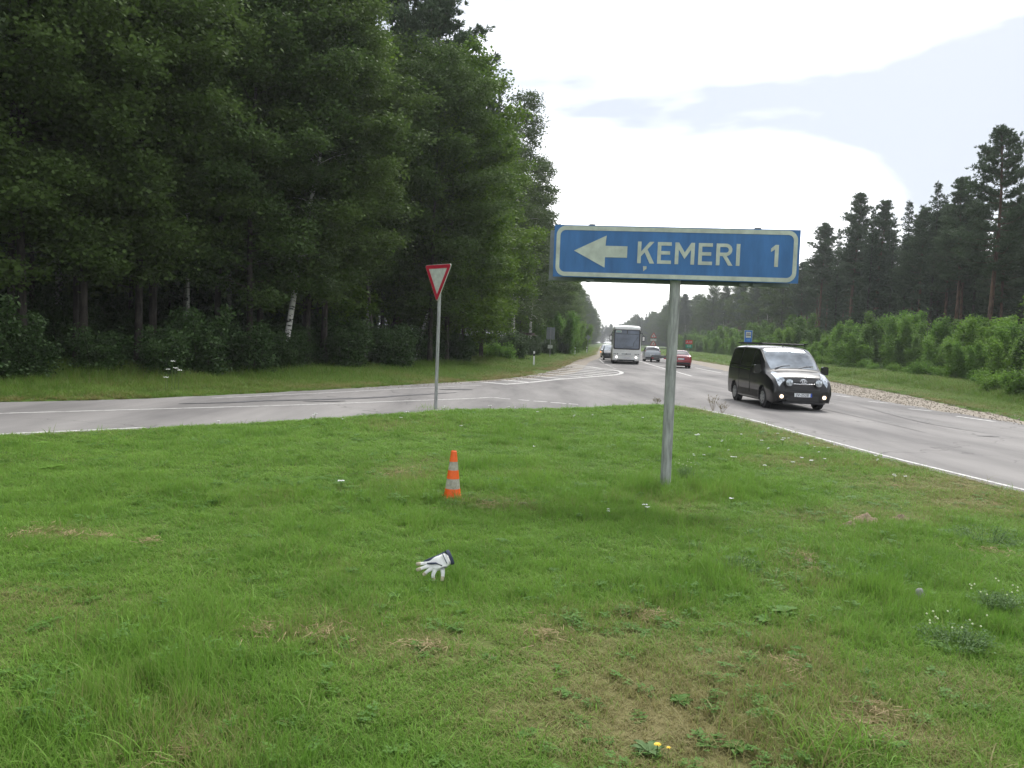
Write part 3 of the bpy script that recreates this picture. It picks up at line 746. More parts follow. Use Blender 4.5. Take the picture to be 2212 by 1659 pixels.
for row, dep in enumerate((6.0, 10.5, 15.5, 21.5, 29.0, 38.0)):
    for x, y, nrm in walk(EDGE_L, lambda y: (4.6 + row * 0.4) if y < 55 else (7 + row) if y < 110 else 13 + row, 1.3, start=row * 1.3):
        if y < 2 or (y > 150 and row > 2) or (y > 60 and row > 4): continue
        k = random.choice(['alder3', 'alder2', 'alder3', 'birch', 'alder3', 'spruce2']) if row < 3 else random.choice(['spruce', 'spruce', 'alder'])
        xx, yy = x + nrm[0] * dep, y + nrm[1] * dep
        nm = {'b': 'birch_tree', 'a': 'alder_tree', 'p': 'pine_tree', 's': 'spruce_tree'}[k[0]]
        lab = {'b': 'birch with a pale slender trunk inside the left wood', 'a': 'slender broadleaf tree with a bare dark trunk inside the left wood', 'p': 'pine with a bare trunk inside the left wood', 's': 'dark spruce standing inside the left wood'}[k[0]]
        plant(k, xx, yy, random.uniform(17, 24), lab, 'tree', nm, {'b': 'birches inside the left wood', 'a': 'slender broadleaf trees inside the left wood', 'p': 'pines inside the left wood', 's': 'spruces inside the left wood'}[k[0]])
# trees one can point to
def at_px(u, d): return along(u, d), d
x, y = at_px(610, 34.9)
plant('birch', x, y, 15, 'birch with a thick white black-banded trunk leaning right, left of the give-way sign', 'tree', 'birch_tree', rot=0.4, lean=(0, R(6)), wide=1.25)
x, y = at_px(893, 46.5)
plant('birch2', x, y, 11, 'thin white birch leaning strongly right behind the give-way sign post', 'tree', 'birch_tree', rot=1.2, lean=(0, R(27)), wide=1.2)
x, y = at_px(812, 42.0)
plant('alder3', x, y, 14, 'grey-trunked tree leaning right, rooted in the verge near the give-way sign', 'tree', 'alder_tree', rot=2.2, lean=(0, R(13)))
x, y = at_px(406, 34.0)
plant('birch', x, y, 15, 'narrow birch with a thin pale upright trunk, between the dark trees far left', 'tree', 'birch_tree', rot=3.0, wide=.8)
for u, d, h, k, lab in ((860, 56.0, 26, 'pine3', 'tall dark pine at the top of the picture, left of its open-crowned neighbour'), (925, 55.0, 25, 'pine3', 'dark open-crowned pine against the sky at the right edge of the left wood'), (962, 62.0, 22.5, 'pine3', 'lower pine behind the open-crowned pine at the left wood edge'),
                        (965, 50.0, 18, 'maple', 'light yellow-green broadleaf tree hanging low, right of the give-way sign'), (1040, 60.0, 16.5, 'maple', 'second light green broadleaf tree, between the give-way sign and the bus shelter'), (930, 46.5, 17, 'alder', 'broadleaf tree with full foliage directly above and behind the give-way sign'),
                        (1078, 72.0, 20, 'birch2', 'grey-green drooping birch left of the bus shelter'), (1108, 82.0, 25.5, 'birch2', 'slim birch with a pointed top rising above the left wood skyline'), (1143, 92.0, 21.5, 'birch', 'birch with an open crown reaching out towards the road, left of the blue sign'),
                        (1000, 54.0, 12.0, 'maple', 'low light green tree filling the wood edge under the tall pines'), (1195, 120.0, 17, 'alder2', 'broadleaf tree behind the left end of the blue sign'),
                        (540, 33.5, 17, 'alder', 'broadleaf tree whose low boughs hang left of the white birch trunk'), (665, 36.5, 17, 'alder', 'broadleaf tree whose low boughs hang right of the white birch trunk'), (700, 38.0, 19, 'alder2', 'tall broadleaf tree halfway between the white birch and the give-way sign'),
                        (300, 30.5, 18, 'alder', 'nearest broadleaf tree, its boughs reaching far out over the left verge'), (180, 28, 19, 'alder2', 'large near broadleaf tree at the top left of the picture'), (50, 26, 18, 'alder', 'leftmost near broadleaf tree, cut by the picture edge')):
    plant(k, along(u, d), d, h, lab, 'tree', {'p': 'pine_tree', 'm': 'maple_tree', 'a': 'alder_tree', 'b': 'birch_tree'}[k[0]], wide=1.15 if k[0] != 'p' else 1.1)
# undergrowth along the edge
for x, y, nrm in walk(EDGE_L, lambda y: 1.0 if y < 50 else 2.2, 0.4):
    if y < 2 or y > 130: continue
    k = random.choice(['under', 'under2', 'under', 'under2'])
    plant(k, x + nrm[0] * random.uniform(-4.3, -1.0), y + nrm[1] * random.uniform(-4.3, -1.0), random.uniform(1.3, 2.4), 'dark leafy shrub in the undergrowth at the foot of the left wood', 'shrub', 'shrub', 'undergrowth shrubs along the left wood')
for dep in (2.4, 5.5, 10.0, 17.0):
    for x, y, nrm in walk(EDGE_L, 2.4 if dep < 5 else 3.2, 0.8):
        if y < 4 or y > 75: continue
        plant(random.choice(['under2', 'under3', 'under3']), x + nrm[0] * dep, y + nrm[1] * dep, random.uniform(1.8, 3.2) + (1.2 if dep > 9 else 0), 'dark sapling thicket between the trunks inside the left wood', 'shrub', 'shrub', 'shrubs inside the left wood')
for u, v, h in ((1000, 776, 1.1), (1030, 775, 1.3), (1062, 773, 1.2), (1085, 772, 1.4), (975, 779, 1.0), (1048, 778, 0.8), (950, 782, 0.8)):
    x, y = at(u, v)
    y = min(y, 62); x = along(u, y)
    plant('low', x, y, h, 'bright green low bush in the verge left of the bus shelter', 'bush', 'bush', 'low bushes beside the bus shelter')
for u, d, h in ((1215, 104, 5.5), (1235, 120, 5.0), (1252, 150, 5.0), (1165, 102, 4.5)):
    plant('bush', along(u, d), d, h, 'bright green bush in front of the far left trees, beyond the bus shelter', 'bush', 'bush', 'bushes beyond the bus shelter')

# ---- right side: young trees, then pines
BUSH_R = [(22, 14), (24.5, 30), (26.8, 41), (31, 52), (33.5, 64), (34.5, 80), (36.5, 100), (38.5, 120), (42, 150), (49, 205), (60, 300)]
for ri, (dep, st) in enumerate(((0, 2.5), (2.6, 3.2))):
    for x, y, nrm in walk(BUSH_R, lambda y: st if y < 70 else st * 1.35 if y < 120 else st * 2.2, 1.3):
        if y < 18: continue
        k = random.choice(['bush', 'bush2', 'bush', 'bush2', 'bush3', 'bush3'])
        h = (random.uniform(1.9, 5.1) if ri == 0 else random.uniform(3.4, 5.8)) * (1.0 if y < 60 else 1.18)
        if k == 'bush3': h *= 0.62
        q_ = plant(k, x - nrm[0] * dep, y - nrm[1] * dep, h, 'bright green young broadleaf bush in the thicket beside the right verge', 'bush', 'bush', 'thicket of young trees on the right')
        if ri == 0: FRONT_R.append(q_)
number_in_view(FRONT_R, '%s bush in the front row of the right thicket, counted from the right picture edge', True, 30)
for x, y, nrm in walk(BUSH_R, lambda y: 3.3 if y < 80 else 7, 0.6):
    if y < 18 or y > 140: continue
    plant('low', x - 2.0, y - 0.5, random.uniform(0.7, 1.3), 'low leafy bush at the foot of the right thicket', 'bush', 'bush', 'low bushes at the foot of the right thicket')
PINE_R = [(36, 26), (42, 45), (45, 62), (46, 80), (47.5, 100), (51, 130), (58, 180), (68, 260), (77, 345)]
for row, dep in enumerate((0, 5.0, 10.5, 17.0, 25.0, 34.0)):
    for x, y, nrm in walk(PINE_R, lambda y: 4.4 + row * 0.6 if y < 100 else 7.0 + row if y < 160 else 11 + 2 * row, 1.4, start=row * 2.0):
        if row > 3 and y > 150: continue
        k = random.choice(['pine', 'pine2', 'spruce2', 'pine2', 'pine3']) if row < 2 else random.choice(['spruce', 'spruce', 'spruce2', 'pine2'])
        nm = 'pine_tree' if k[0] == 'p' else 'spruce_tree'
        h = random.uniform(15.5, 19.0) if y < 100 else random.uniform(17, 21)
        plant(k, x - nrm[0] * dep, y - nrm[1] * dep, h, 'straight pine with a thin bare trunk in the wood on the right' if k[0] == 'p' else 'dark spruce in the wood on the right', 'tree', nm, 'pines of the right wood' if k[0] == 'p' else 'spruces of the right wood')
    for x, y, nrm in walk(PINE_R, 5.5 if row < 3 else 8, 1.4):
        if y > 120 or row > 3: continue
        plant('under3', x - nrm[0] * (dep + 2), y - nrm[1] * (dep + 2), random.uniform(2.5, 4.5), 'dark sapling under the pines of the right wood', 'shrub', 'shrub', 'saplings under the right pines')
for u, d, h, k, lab in ((2133, 70, 21.0, 'pine3', 'tall reddish-trunked pine towering over the right wood'), (2058, 84, 19.6, 'pine2', 'thin-trunked pine just left of the tallest pine on the right'), (2003, 92, 21.3, 'spruce2', 'pointed spruce two crowns left of the tallest pine on the right'),
                        (2020, 94, 20.0, 'spruce', 'second pointed spruce top left of the tallest pine, close beside its twin'), (1945, 100, 20.6, 'spruce2', 'narrow spruce with a pointed top in the middle of the right skyline'), (1890, 108, 21.5, 'pine2', 'sparse pointed conifer second from the blue sign on the right skyline'),
                        (1868, 106, 20.4, 'spruce', 'short dark spruce spire in the right skyline nearest the sparse conifer'), (1833, 112, 23.0, 'pine2', 'tall open-crowned conifer standing out of the right skyline beyond the blue sign'), (1766, 128, 21.4, 'pine', 'round-headed pine just right of the blue direction sign'),
                        (2200, 95, 20.5, 'pine', 'pine cut by the right picture edge'), (1915, 104, 19.0, 'spruce', 'low spruce spire between the sparse conifer and the narrow spruce'), (1975, 97, 19.4, 'spruce', 'spruce filling the skyline dip left of the twin pointed spruces'),
                        (1800, 120, 19.5, 'spruce', 'dark pointed spruce between the round-headed pine and the tall open-crowned conifer'), (2095, 88, 19.5, 'spruce2', 'spruce close against the left side of the towering pine'), (1850, 115, 20.5, 'spruce', 'pointed spruce right behind the tall open-crowned conifer')):
    plant(k, along(u, d), d, h, lab, 'tree', 'pine_tree' if k[0] == 'p' else 'spruce_tree')
for u, d, h, k in ((1512, 300, 17, 'alder'), (1535, 280, 22, 'alder2'), (1560, 265, 22, 'birch'), (1590, 250, 22, 'alder'), (1478, 330, 15.5, 'birch2'), (1625, 215, 21, 'alder2'), (1655, 190, 21, 'birch'), (1685, 172, 20, 'alder')):
    plant(k, along(u, d), d, h, 'hazy broadleaf tree far down the right side of the road', 'tree', 'broadleaf_tree', 'far broadleaf trees right of the road')

# ------------------------------------------------------------------ scattered stuff with geometry nodes
def scatter(name, P, rot, sc, vi, coll, extra=None):
    me = bpy.data.meshes.new(name); me.vertices.add(len(P)); me.vertices.foreach_set('co', np.ascontiguousarray(P, dtype=np.float32).ravel())
    def attr(n, t_, arr, key='value'):
        a = me.attributes.new(n, t_, 'POINT'); a.data.foreach_set(key, np.ascontiguousarray(arr).ravel())
    attr('rot', 'FLOAT_VECTOR', rot.astype(np.float32), 'vector'); attr('sc', 'FLOAT_VECTOR', sc.astype(np.float32), 'vector'); attr('vi', 'INT', vi.astype(np.int32))
    for k_, v_ in (extra or {}).items(): attr(k_, 'FLOAT', v_.astype(np.float32))
    o = obj(name, me)
    ng = bpy.data.node_groups.new(name + '_nodes', 'GeometryNodeTree')
    ng.interface.new_socket('Geometry', in_out='INPUT', socket_type='NodeSocketGeometry'); ng.interface.new_socket('Geometry', in_out='OUTPUT', socket_type='NodeSocketGeometry')
    gi = ng.nodes.new('NodeGroupInput'); go = ng.nodes.new('NodeGroupOutput')
    ci = ng.nodes.new('GeometryNodeCollectionInfo'); ci.inputs['Collection'].default_value = coll; ci.inputs['Separate Children'].default_value = True; ci.inputs['Reset Children'].default_value = True
    ip = ng.nodes.new('GeometryNodeInstanceOnPoints'); ip.inputs['Pick Instance'].default_value = True
    def na(n, t_):
        a = ng.nodes.new('GeometryNodeInputNamedAttribute'); a.data_type = t_; a.inputs['Name'].default_value = n
        return a.outputs['Attribute']
    ng.links.new(gi.outputs[0], ip.inputs['Points']); ng.links.new(ci.outputs[0], ip.inputs['Instance'])
    ng.links.new(na('vi', 'INT'), ip.inputs['Instance Index']); ng.links.new(na('sc', 'FLOAT_VECTOR'), ip.inputs['Scale'])
    er = ng.nodes.new('FunctionNodeEulerToRotation'); ng.links.new(na('rot', 'FLOAT_VECTOR'), er.inputs[0]); ng.links.new(er.outputs[0], ip.inputs['Rotation'])
    ng.links.new(ip.outputs[0], go.inputs[0])
    md = o.modifiers.new('scatter', 'NODES'); md.node_group = ng
    return o
def blades(n, rad, h, w, seed, bend=0.6, tilt=0.35, seg=3):
    r = np.random.default_rng(seed); Vs = []; Fs = []
    for i in range(n):
        a = r.uniform(0, 6.283); rr = rad * math.sqrt(r.uniform()); hh = h * r.uniform(0.45, 1.15); ww = w * r.uniform(0.7, 1.3)
        az = r.uniform(0, 6.283); dx, dy = math.cos(az), math.sin(az); sx, sy = -dy, dx
        tl = abs(r.normal()) * tilt; bd = bend * r.uniform(0.2, 1.4)
        b0 = np.array([math.cos(a) * rr, math.sin(a) * rr, -0.01]); base = len(Vs); p = b0; ang = tl
        for s in range(seg + 1):
            wd = ww * (1 - (s / seg) ** 1.7) * 0.5
            if s < seg: Vs += [p + np.array([sx, sy, 0]) * wd, p - np.array([sx, sy, 0]) * wd]
            else: Vs += [p]
            stp = hh / seg; p = p + np.array([dx * math.sin(ang), dy * math.sin(ang), math.cos(ang)]) * stp; ang += bd / seg * 1.8
        for s in range(seg - 1): Fs.append((base + 2 * s, base + 2 * s + 1, base + 2 * s + 3, base + 2 * s + 2))
        k = base + 2 * (seg - 1); Fs.append((k, k + 1, k + 2))
    return Vs, Fs
def lib(name, meshes):
    c = bpy.data.collections.new(name)
    for i_, me in enumerate(meshes):
        o = bpy.data.objects.new(f'{name}_{i_:02d}', me); c.objects.link(o)
    return c
def pym(name, V, F_, m_):
    me = bpy.data.meshes.new(name); me.from_pydata([tuple(v) for v in V], [], F_); me.update(); me.materials.append(m_); return me
def clover(seed, n=14):
    r = np.random.default_rng(seed); V = []; F_ = []
    for i_ in range(n):
        a, rr = r.uniform(0, 6.28), 0.07 * math.sqrt(r.uniform()); c = np.array([math.cos(a) * rr, math.sin(a) * rr, r.uniform(0.02, 0.06)])
        a0 = r.uniform(0, 6.28)
        for k_ in range(3):
            d = np.array([math.cos(a0 + k_ * 2.09), math.sin(a0 + k_ * 2.09), r.uniform(-0.1, 0.4)]) * 0.016; s = np.array([-d[1], d[0], 0]) * 0.55
            b_ = len(V); V += [c, c + d * .7 + s, c + d * 1.2, c + d * .7 - s]; F_.append((b_, b_ + 1, b_ + 2, b_ + 3))
    return V, F_
short = [pym('tuft', *blades(36, 0.085, 0.085, 0.0050, 100 + i_, bend=0.9, tilt=0.60), M_GRASS) for i_ in range(9)] \
      + [pym('tuft', *blades(26, 0.07, 0.15, 0.0045, 120 + i_, bend=0.9, tilt=0.32, seg=4), M_GRASS) for i_ in range(4)] \
      + [pym('tuft', *clover(140 + i_), M_HERB) for i_ in range(3)]
LIBS = lib('short_tuft', short)
def sample(x0, x1, y0, y1, dens, seed, region):
    r = np.random.default_rng(seed); n = int((x1 - x0) * (y1 - y0) * dens)
    X = r.uniform(x0, x1, n); Y = r.uniform(y0, y1, n); k = region(X, Y)
    return X[k], Y[k], r
ISL_POLY = ISLAND + [(13, -14), (-30, -14)]
def isl(X, Y): return (inside(ISL_POLY, X, Y) | (dist_poly(ISLAND, X, Y) < 0.20 * vnoise(X * 3, Y * 3, 44)))
XS, YS = [], []
def wedge(X, Y, m_=1.2): return np.abs(X) < Y * 0.68 + m_
for y0, y1, dn in ((1.6, 4.0, 400), (4.0, 6.5, 380), (6.5, 10, 270), (10, 15, 150), (15, 26, 85)):
    X, Y, r = sample(-y1 * .72 - 1.5, y1 * .72 + 1.5, y0, y1, dn, int(y0 * 10), lambda X, Y: isl(X, Y) & wedge(X, Y))
    XS.append(X); YS.append(Y)
X = np.concatenate(XS); Y = np.concatenate(YS); r = np.random.default_rng(5); n = len(X)
dry = dryness(X, Y)
keep = r.uniform(size=n) > np.clip((dry - 0.6) * 1.0, 0, 0.35)
X, Y, dry = X[keep], Y[keep], dry[keep]; n = len(X)
hgt = 0.50 + 0.75 * vnoise(X * 0.7, Y * 0.7, 11) * vnoise(X * 2.5, Y * 2.5, 12) * 2.0
lushspots = [(*at(u, v), rr) for u, v, rr in ((1560, 1180, 0.7), (1430, 1065, 0.5), (1850, 1230, 0.9), (1980, 1200, 0.9), (400, 1390, 0.9), (1590, 1250, 0.5), (620, 1210, 0.4), (200, 1560, 0.9), (1500, 1060, 0.7))]
for x, y, rr in lushspots: hgt = hgt + 0.42 * np.exp(-(((X - x) / rr) ** 2 + ((Y - y) / rr) ** 2) * 1.5)
hgt = hgt * (1 - 0.45 * np.clip(dry, 0, 1)) * (1 - 0.5 * np.clip(1 - dist_poly(ISLAND, X, Y) / 0.6, 0, 1))
pick = r.uniform(size=n); longp = np.clip(0.10 + (hgt - 1.0) * 0.5, 0.04, 0.7)
vi = np.where(pick < longp, r.integers(9, 13, n), r.integers(0, 9, n)); vi = np.where(r.uniform(size=n) < 0.015 + 0.05 * (vnoise(X * 0.9, Y * 0.9, 31) > 0.7), r.integers(13, 16, n), vi)
ws = np.clip(0.9 + (Y - 6) * 0.07, 0.9, 2.2)
sc = np.stack([ws * r.uniform(0.8, 1.2, n), ws * r.uniform(0.8, 1.2, n), hgt * r.uniform(0.75, 1.25, n)], -1)
rot = np.stack([r.normal(size=n) * 0.12, r.normal(size=n) * 0.12, r.uniform(0, 6.28, n)], -1)
Z = ground_z(X, Y)
tag(scatter('grass', np.stack([X, Y, Z], -1), rot, sc, vi, LIBS, {'dry': dry}), 'short green grass with drier patches on the island between the roads', 'grass', kind='stuff')
# long scattered blades and seed stalks in the island
longt = [pym('tuft', *blades(9, 0.07, 0.24, 0.0055, 160 + i_, bend=1.0, tilt=0.35, seg=5), M_GRASS) for i_ in range(5)]
LIBL = lib('long_tuft', longt)
X, Y, r = sample(-14, 14, 1.8, 25, 3.6, 61, lambda X, Y: isl(X, Y) & wedge(X, Y)); w_ = vnoise(X * 0.6, Y * 0.6, 33)
kk = (w_ > 0.35); X, Y = X[kk], Y[kk]; n = len(X)
for x, y, rr in lushspots:
    q = 26; X = np.append(X, x + r.normal(size=q) * rr * .5); Y = np.append(Y, y + r.normal(size=q) * rr * .5)
xb, yb = at(1437, 1045); q = 26; X = np.append(X, xb + r.normal(size=q) * .16); Y = np.append(Y, yb + r.normal(size=q) * .16)
xb, yb = at(939, 883); q = 22; X = np.append(X, xb + r.normal(size=q) * .18); Y = np.append(Y, yb + r.normal(size=q) * .18)
xb, yb = at(1780, 1640); q = 30; X = np.append(X, xb + r.normal(size=q) * .13); Y = np.append(Y, yb + r.normal(size=q) * .11)
n = len(X)
tag(scatter('long_grass', np.stack([X, Y, ground_z(X, Y)], -1), np.stack([r.normal(size=n) * .15, r.normal(size=n) * .15, r.uniform(0, 6.28, n)], -1), np.stack([np.ones(n) * 1.1, np.ones(n) * 1.1, r.uniform(0.55, 1.2, n)], -1), r.integers(0, 5, n), LIBL, {'dry': np.clip(dryness(X, Y) - .15, 0, 1)}),
    'longer arching grass tufts standing in the mown grass', 'grass', kind='stuff')
# verges: taller grass
tall = [pym('tuft', *blades(26, 0.16, 0.42, 0.010, 180 + i_, bend=0.7, tilt=0.30, seg=3), M_TALLGRASS) for i_ in range(5)]
LIBT = lib('tall_tuft', tall)
def verge_left(X, Y):
    ok = ~on_road(X, Y)
    xe = np.interp(Y, [p[1] for p in EDGE_L], [p[0] for p in EDGE_L]); xf = np.interp(Y, [p[1] for p in FAR_L], [p[0] for p in FAR_L])
    return ok & (X > xe - 2.5) & (X < xf + 0.1)
XS, YS = [], []
for x0, x1, y0, y1, dn in ((-34, -2, 4, 30, 60), (-16, 1, 30, 50, 42), (-8, 8, 50, 90, 22), (-2, 14, 90, 150, 9), (5, 30, 150, 300, 2)):
    X, Y, r = sample(x0, x1, y0, y1, dn, int(y0) + 3, verge_left); XS.append(X); YS.append(Y)
def verge_right(X, Y):
    xb_ = np.interp(Y, [p[1] for p in RIGHT_G], [p[0] for p in RIGHT_G]); xf = np.interp(Y, [p[1] for p in BUSH_R], [p[0] for p in BUSH_R])
    return (X > xb_ + 0.1) & (X < xf + 3)
for y0, y1, dn in ((8, 40, 34), (40, 75, 26), (75, 130, 9), (130, 300, 2.5)):
    X, Y, r = sample(14, 64, y0, y1, dn, int(y0) + 9, verge_right); XS.append(X); YS.append(Y)
X = np.concatenate(XS); Y = np.concatenate(YS); n = len(X); r = np.random.default_rng(77)
eL = dist_poly(FAR_L, X, Y); eR = dist_poly(RIGHT_G, X, Y); e = np.minimum(eL, eR)
bk = np.clip(e / 5.0, 0, 1)
ws = np.clip(Y / 28, 1.0, 3.4)
hs = (0.22 + 0.95 * bk ** 1.5) * (0.6 + 0.7 * vnoise(X * 0.4, Y * 0.4, 14)) * np.where(eR < eL, 0.9, 1.0)
sc = np.stack([ws * (0.7 + .5 * bk), ws * (0.7 + .5 * bk), hs * r.uniform(0.7, 1.3, n)], -1)
dr = np.clip(dryness(X, Y) * 0.5 + 0.5 * np.exp(-(e / 1.0) ** 2) * (vnoise(X, Y, 15) > .4) + 0.4 * (vnoise(X * .35, Y * .35, 16) - .5), 0, 1)
tag(scatter('verge_grass', np.stack([X, Y, ground_z(X, Y)], -1), np.stack([r.normal(size=n) * .1, r.normal(size=n) * .1, r.uniform(0, 6.28, n)], -1), sc, r.integers(0, 5, n), LIBT, {'dry': dr}), 'tall rough grass on the road verges', 'grass', kind='stuff')
# straw: raked dry cuttings lying in heaps
V, F_ = [], []
for x, y, rr in [(*at(u, v), k_) for u, v, k_ in ((1400, 1345, .13), (1740, 1218, .16), (1760, 1245, .1), (700, 1392, .17), (575, 1380, .12), (75, 1165, .22), (150, 1168, .14), (318, 1185, .08), (1890, 1560, .12), (1855, 1590, .12), (1930, 1050, .6), (2080, 1052, .5), (2150, 1090, .5), (1860, 1128, .25), (860, 1028, .35), (1050, 1100, .3), (400, 1650, .15), (215, 1172, .1), (1180, 1388, .15), (1700, 1455, .15), (2140, 1200, .2), (920, 1418, .12), (1650, 950, .6), (1730, 1005, .5))]:
    for i_ in range(int(120 * rr / (0.16 + rr * .5))):
        a, q = random.uniform(0, 6.28), rr * abs(random.gauss(0, 0.85)); cx, cy = x + math.cos(a) * q, y + math.sin(a) * q * 1.2
        cz = float(ground_z(np.array(cx), np.array(cy))) + 0.015 + 0.02 * math.exp(-(q / rr) ** 2) * random.random() + random.uniform(0, .02)
        az = random.uniform(0, 6.28); l_ = random.uniform(.03, .09); d = Vector((math.cos(az), math.sin(az), random.uniform(-.3, .3))) * l_ / 2; s = Vector((-math.sin(az), math.cos(az), 0)) * .0017
        c = Vector((cx, cy, cz)); b_ = len(V); V += [c - d - s, c - d + s, c + d + s + Vector((0, 0, .004)), c + d - s]; F_.append((b_, b_ + 1, b_ + 2, b_ + 3))
tag(obj('dry_straw', pym('dry_straw', V, F_, M_STRAW)), 'dry straw-coloured grass cuttings lying in patches on the island', 'straw', kind='stuff')
# loose gravel on the shoulders
pb = []
for i_ in range(4):
    bm = bmesh.new(); bmesh.ops.create_icosphere(bm, subdivisions=1, radius=0.022)
    for v in bm.verts: v.co *= random.uniform(.6, 1.2)
    me = bpy.data.meshes.new('pebble'); bm.to_mesh(me); bm.free(); me.materials.append(M_GRAVEL); pb.append(me)
LIBP = lib('pebble', pb)
def shoulder(X, Y):
    a_1 = np.interp(Y, [p[1] for p in RIGHT_A], [p[0] for p in RIGHT_A]); g_ = np.interp(Y, [p[1] for p in RIGHT_G], [p[0] for p in RIGHT_G])
    return ((X > a_1 - .2) & (X < g_ + .5)) | ((dist_poly([p for p in FAR_L if p[1] > 27 and p[1] < 80], X, Y) < 0.8))
X, Y, r = sample(-5, 24, 14, 60, 30, 99, shoulder); n = len(X)
tag(scatter('gravel', np.stack([X, Y, np.full(n, 0.0)], -1), r.uniform(0, 6, (n, 3)), np.repeat(r.uniform(.4, 1.3, n)[:, None], 3, 1), r.integers(0, 4, n), LIBP), 'loose gravel on the road shoulders', 'gravel', kind='stuff')
# the far end of the road closes with woodland
far = bpy.data.collections.new('far_tree')
for k in ('alder', 'spruce', 'birch2', 'pine2'):
    tm, cm = PROTO[k]
    tb = bpy.data.objects.new('far_' + k, cm); far.objects.link(tb)
P_ = []
for y in np.arange(330, 860, 9.0):
    for dep in (0, 6, 13, 21):
        P_.append((SL * y - 8 - dep + random.uniform(-2, 2), y + random.uniform(-4, 4)))
        P_.append((SL * y + (34 if y < 520 else 30) + dep + random.uniform(-2, 2) - (y - 330) * 0.02, y + random.uniform(-4, 4)))
for x_ in np.arange(-60, 280, 5.0):
    for dep in (0, 9, 18): P_.append((x_ + random.uniform(-2, 2), 870 + dep + random.uniform(-3, 3)))
for x_, y_, n_ in walk(EDGE_L, 5.0, 1.5):
    if y_ > -10 and y_ < 150:
        for dep in (34, 42, 50, 58, 68): P_.append((x_ + n_[0] * dep + random.uniform(-2, 2), y_ + n_[1] * dep + random.uniform(-2, 2)))
for x_, y_, n_ in walk(PINE_R, 5.0, 1.5):
    if y_ < 330:
        for dep in (30, 37, 44, 52): P_.append((x_ - n_[0] * dep + random.uniform(-2, 2), y_ - n_[1] * dep + random.uniform(-2, 2)))
P_ = np.array([(x_, y_, 0.0) for x_, y_ in P_]); n = len(P_)
s_ = rng.uniform(.75, 1.1, n)
tag(scatter('distant_wood', P_, np.stack([np.zeros(n), np.zeros(n), rng.uniform(0, 6.28, n)], -1), np.stack([s_ * 1.3, s_ * 1.3, s_], -1), rng.integers(0, 4, n), far), 'distant woodland closing in along the far end of the road', 'woodland', kind='stuff')


# ------------------------------------------------------------------ blue direction sign
def rrect(x0, z0, x1, z1, r, n=7):
    out = []
    for cx, cz, a0 in ((x1 - r, z1 - r, 0), (x0 + r, z1 - r, 90), (x0 + r, z0 + r, 180), (x1 - r, z0 + r, 270)):
        for k in range(n + 1):
            a = R(a0 + 90 * k / n); out.append((cx + r * math.cos(a), cz + r * math.sin(a)))
    return out
def ring_mesh(outer, inner, thick, y=0.0):
    n = len(outer); vs = []
    for yy in (y - thick / 2, y + thick / 2):
        vs += [(x, yy, z) for x, z in outer] + [(x, yy, z) for x, z in inner]
    fs = []
    for i_ in range(n):
        j = (i_ + 1) % n
        fs += [(i_, j, n + j, n + i_), (2 * n + i_, 3 * n + i_, 3 * n + j, 2 * n + j), (i_, 2 * n + i_, 2 * n + j, j), (n + i_, n + j, 3 * n + j, 3 * n + i_)]
    return MB().add(vs, fs)
xb, yb = at(1437, 1056)
BX, BY = xb, yb
SIGN_YAW = R(-6.5)
sg = thing('direction_sign', 'blue direction sign with white arrow and the place name ĶEMERI 1 on a steel post', 'road sign', (BX, BY, 0), SIGN_YAW)
W_, H_ = 2.96, 0.64
PX, PZ = -0.035, 2.925                                   # panel centre relative to the post
def shift(pts, dx=PX, dz=PZ): return [(x + dx, z + dz) for x, z in pts]
MB().tube([(0, 0.02, -0.3), (0, 0.02, 2.64)], 0.066, 20).build('post', M_ZINC, sg, True)
MB().tube([(0, 0.02, 2.62), (0, 0.02, 3.17)], 0.058, 16).build('post', M_ZINC, sg, True)
MB().box((PX, -0.115, PZ), (W_, 0.022, H_)).build('panel', M_SIGNBLUE, sg)
for zz in (-0.20, 0.20): MB().box((PX, -0.072, PZ + zz), (W_ - .06, 0.05, 0.045)).build('rail', M_ALU, sg)
bk = MB().box((PX - 0.06, 0.155, PZ - 0.035), (W_ + 0.02, 0.02, H_)).build('back_panel', M_ALU, sg)
MB().box((PX - 0.06, 0.115, PZ - 0.035 - H_ / 2 + 0.02), (W_, 0.06, 0.035)).build('edge_strip', M_ALU, bk)
for zz in (-0.20, 0.20): MB().box((0.0, 0.115, PZ + zz), (W_ * .9, 0.05, 0.045)).build('rail', M_ALU, sg)
for xx in (-1.02, 0.98):
    MB().box((PX + xx, -0.09, PZ + H_ / 2 + 0.004), (0.075, 0.05, 0.03)).build('clamp', M_ALU, sg)
for xx in (-1.02, 0.86, 1.01):
    c_ = MB().box((PX + xx, -0.02, PZ - H_ / 2 - 0.028), (0.10, 0.09, 0.03)); c_.tube([(PX + xx - .02, -0.02, PZ - H_ / 2 - 0.055), (PX + xx - .02, -0.02, PZ - H_ / 2 - 0.03)], 0.025, 8)
    c_.build('clamp', M_ALU, sg)
M_FACE = M_SIGNWHITE
yf = -0.128
o_, i_n = rrect(-W_ / 2 + .028, -H_ / 2 + .010, W_ / 2 - .028, H_ / 2 - .010, 0.115), rrect(-W_ / 2 + .075, -H_ / 2 + .062, W_ / 2 - .075, H_ / 2 - .062, 0.068)
ring_mesh(shift(o_), shift(i_n), 0.005, yf).build('border', M_FACE, sg)
MB().prism(shift([(-1.23, 0.006), (-0.835, 0.200), (-0.845, 0.074), (-0.575, 0.074), (-0.575, -0.066), (-0.845, -0.066), (-0.845, -0.194)]), 0.005, Matrix.Translation((0, yf, 0))).build('arrow', M_FACE, sg)
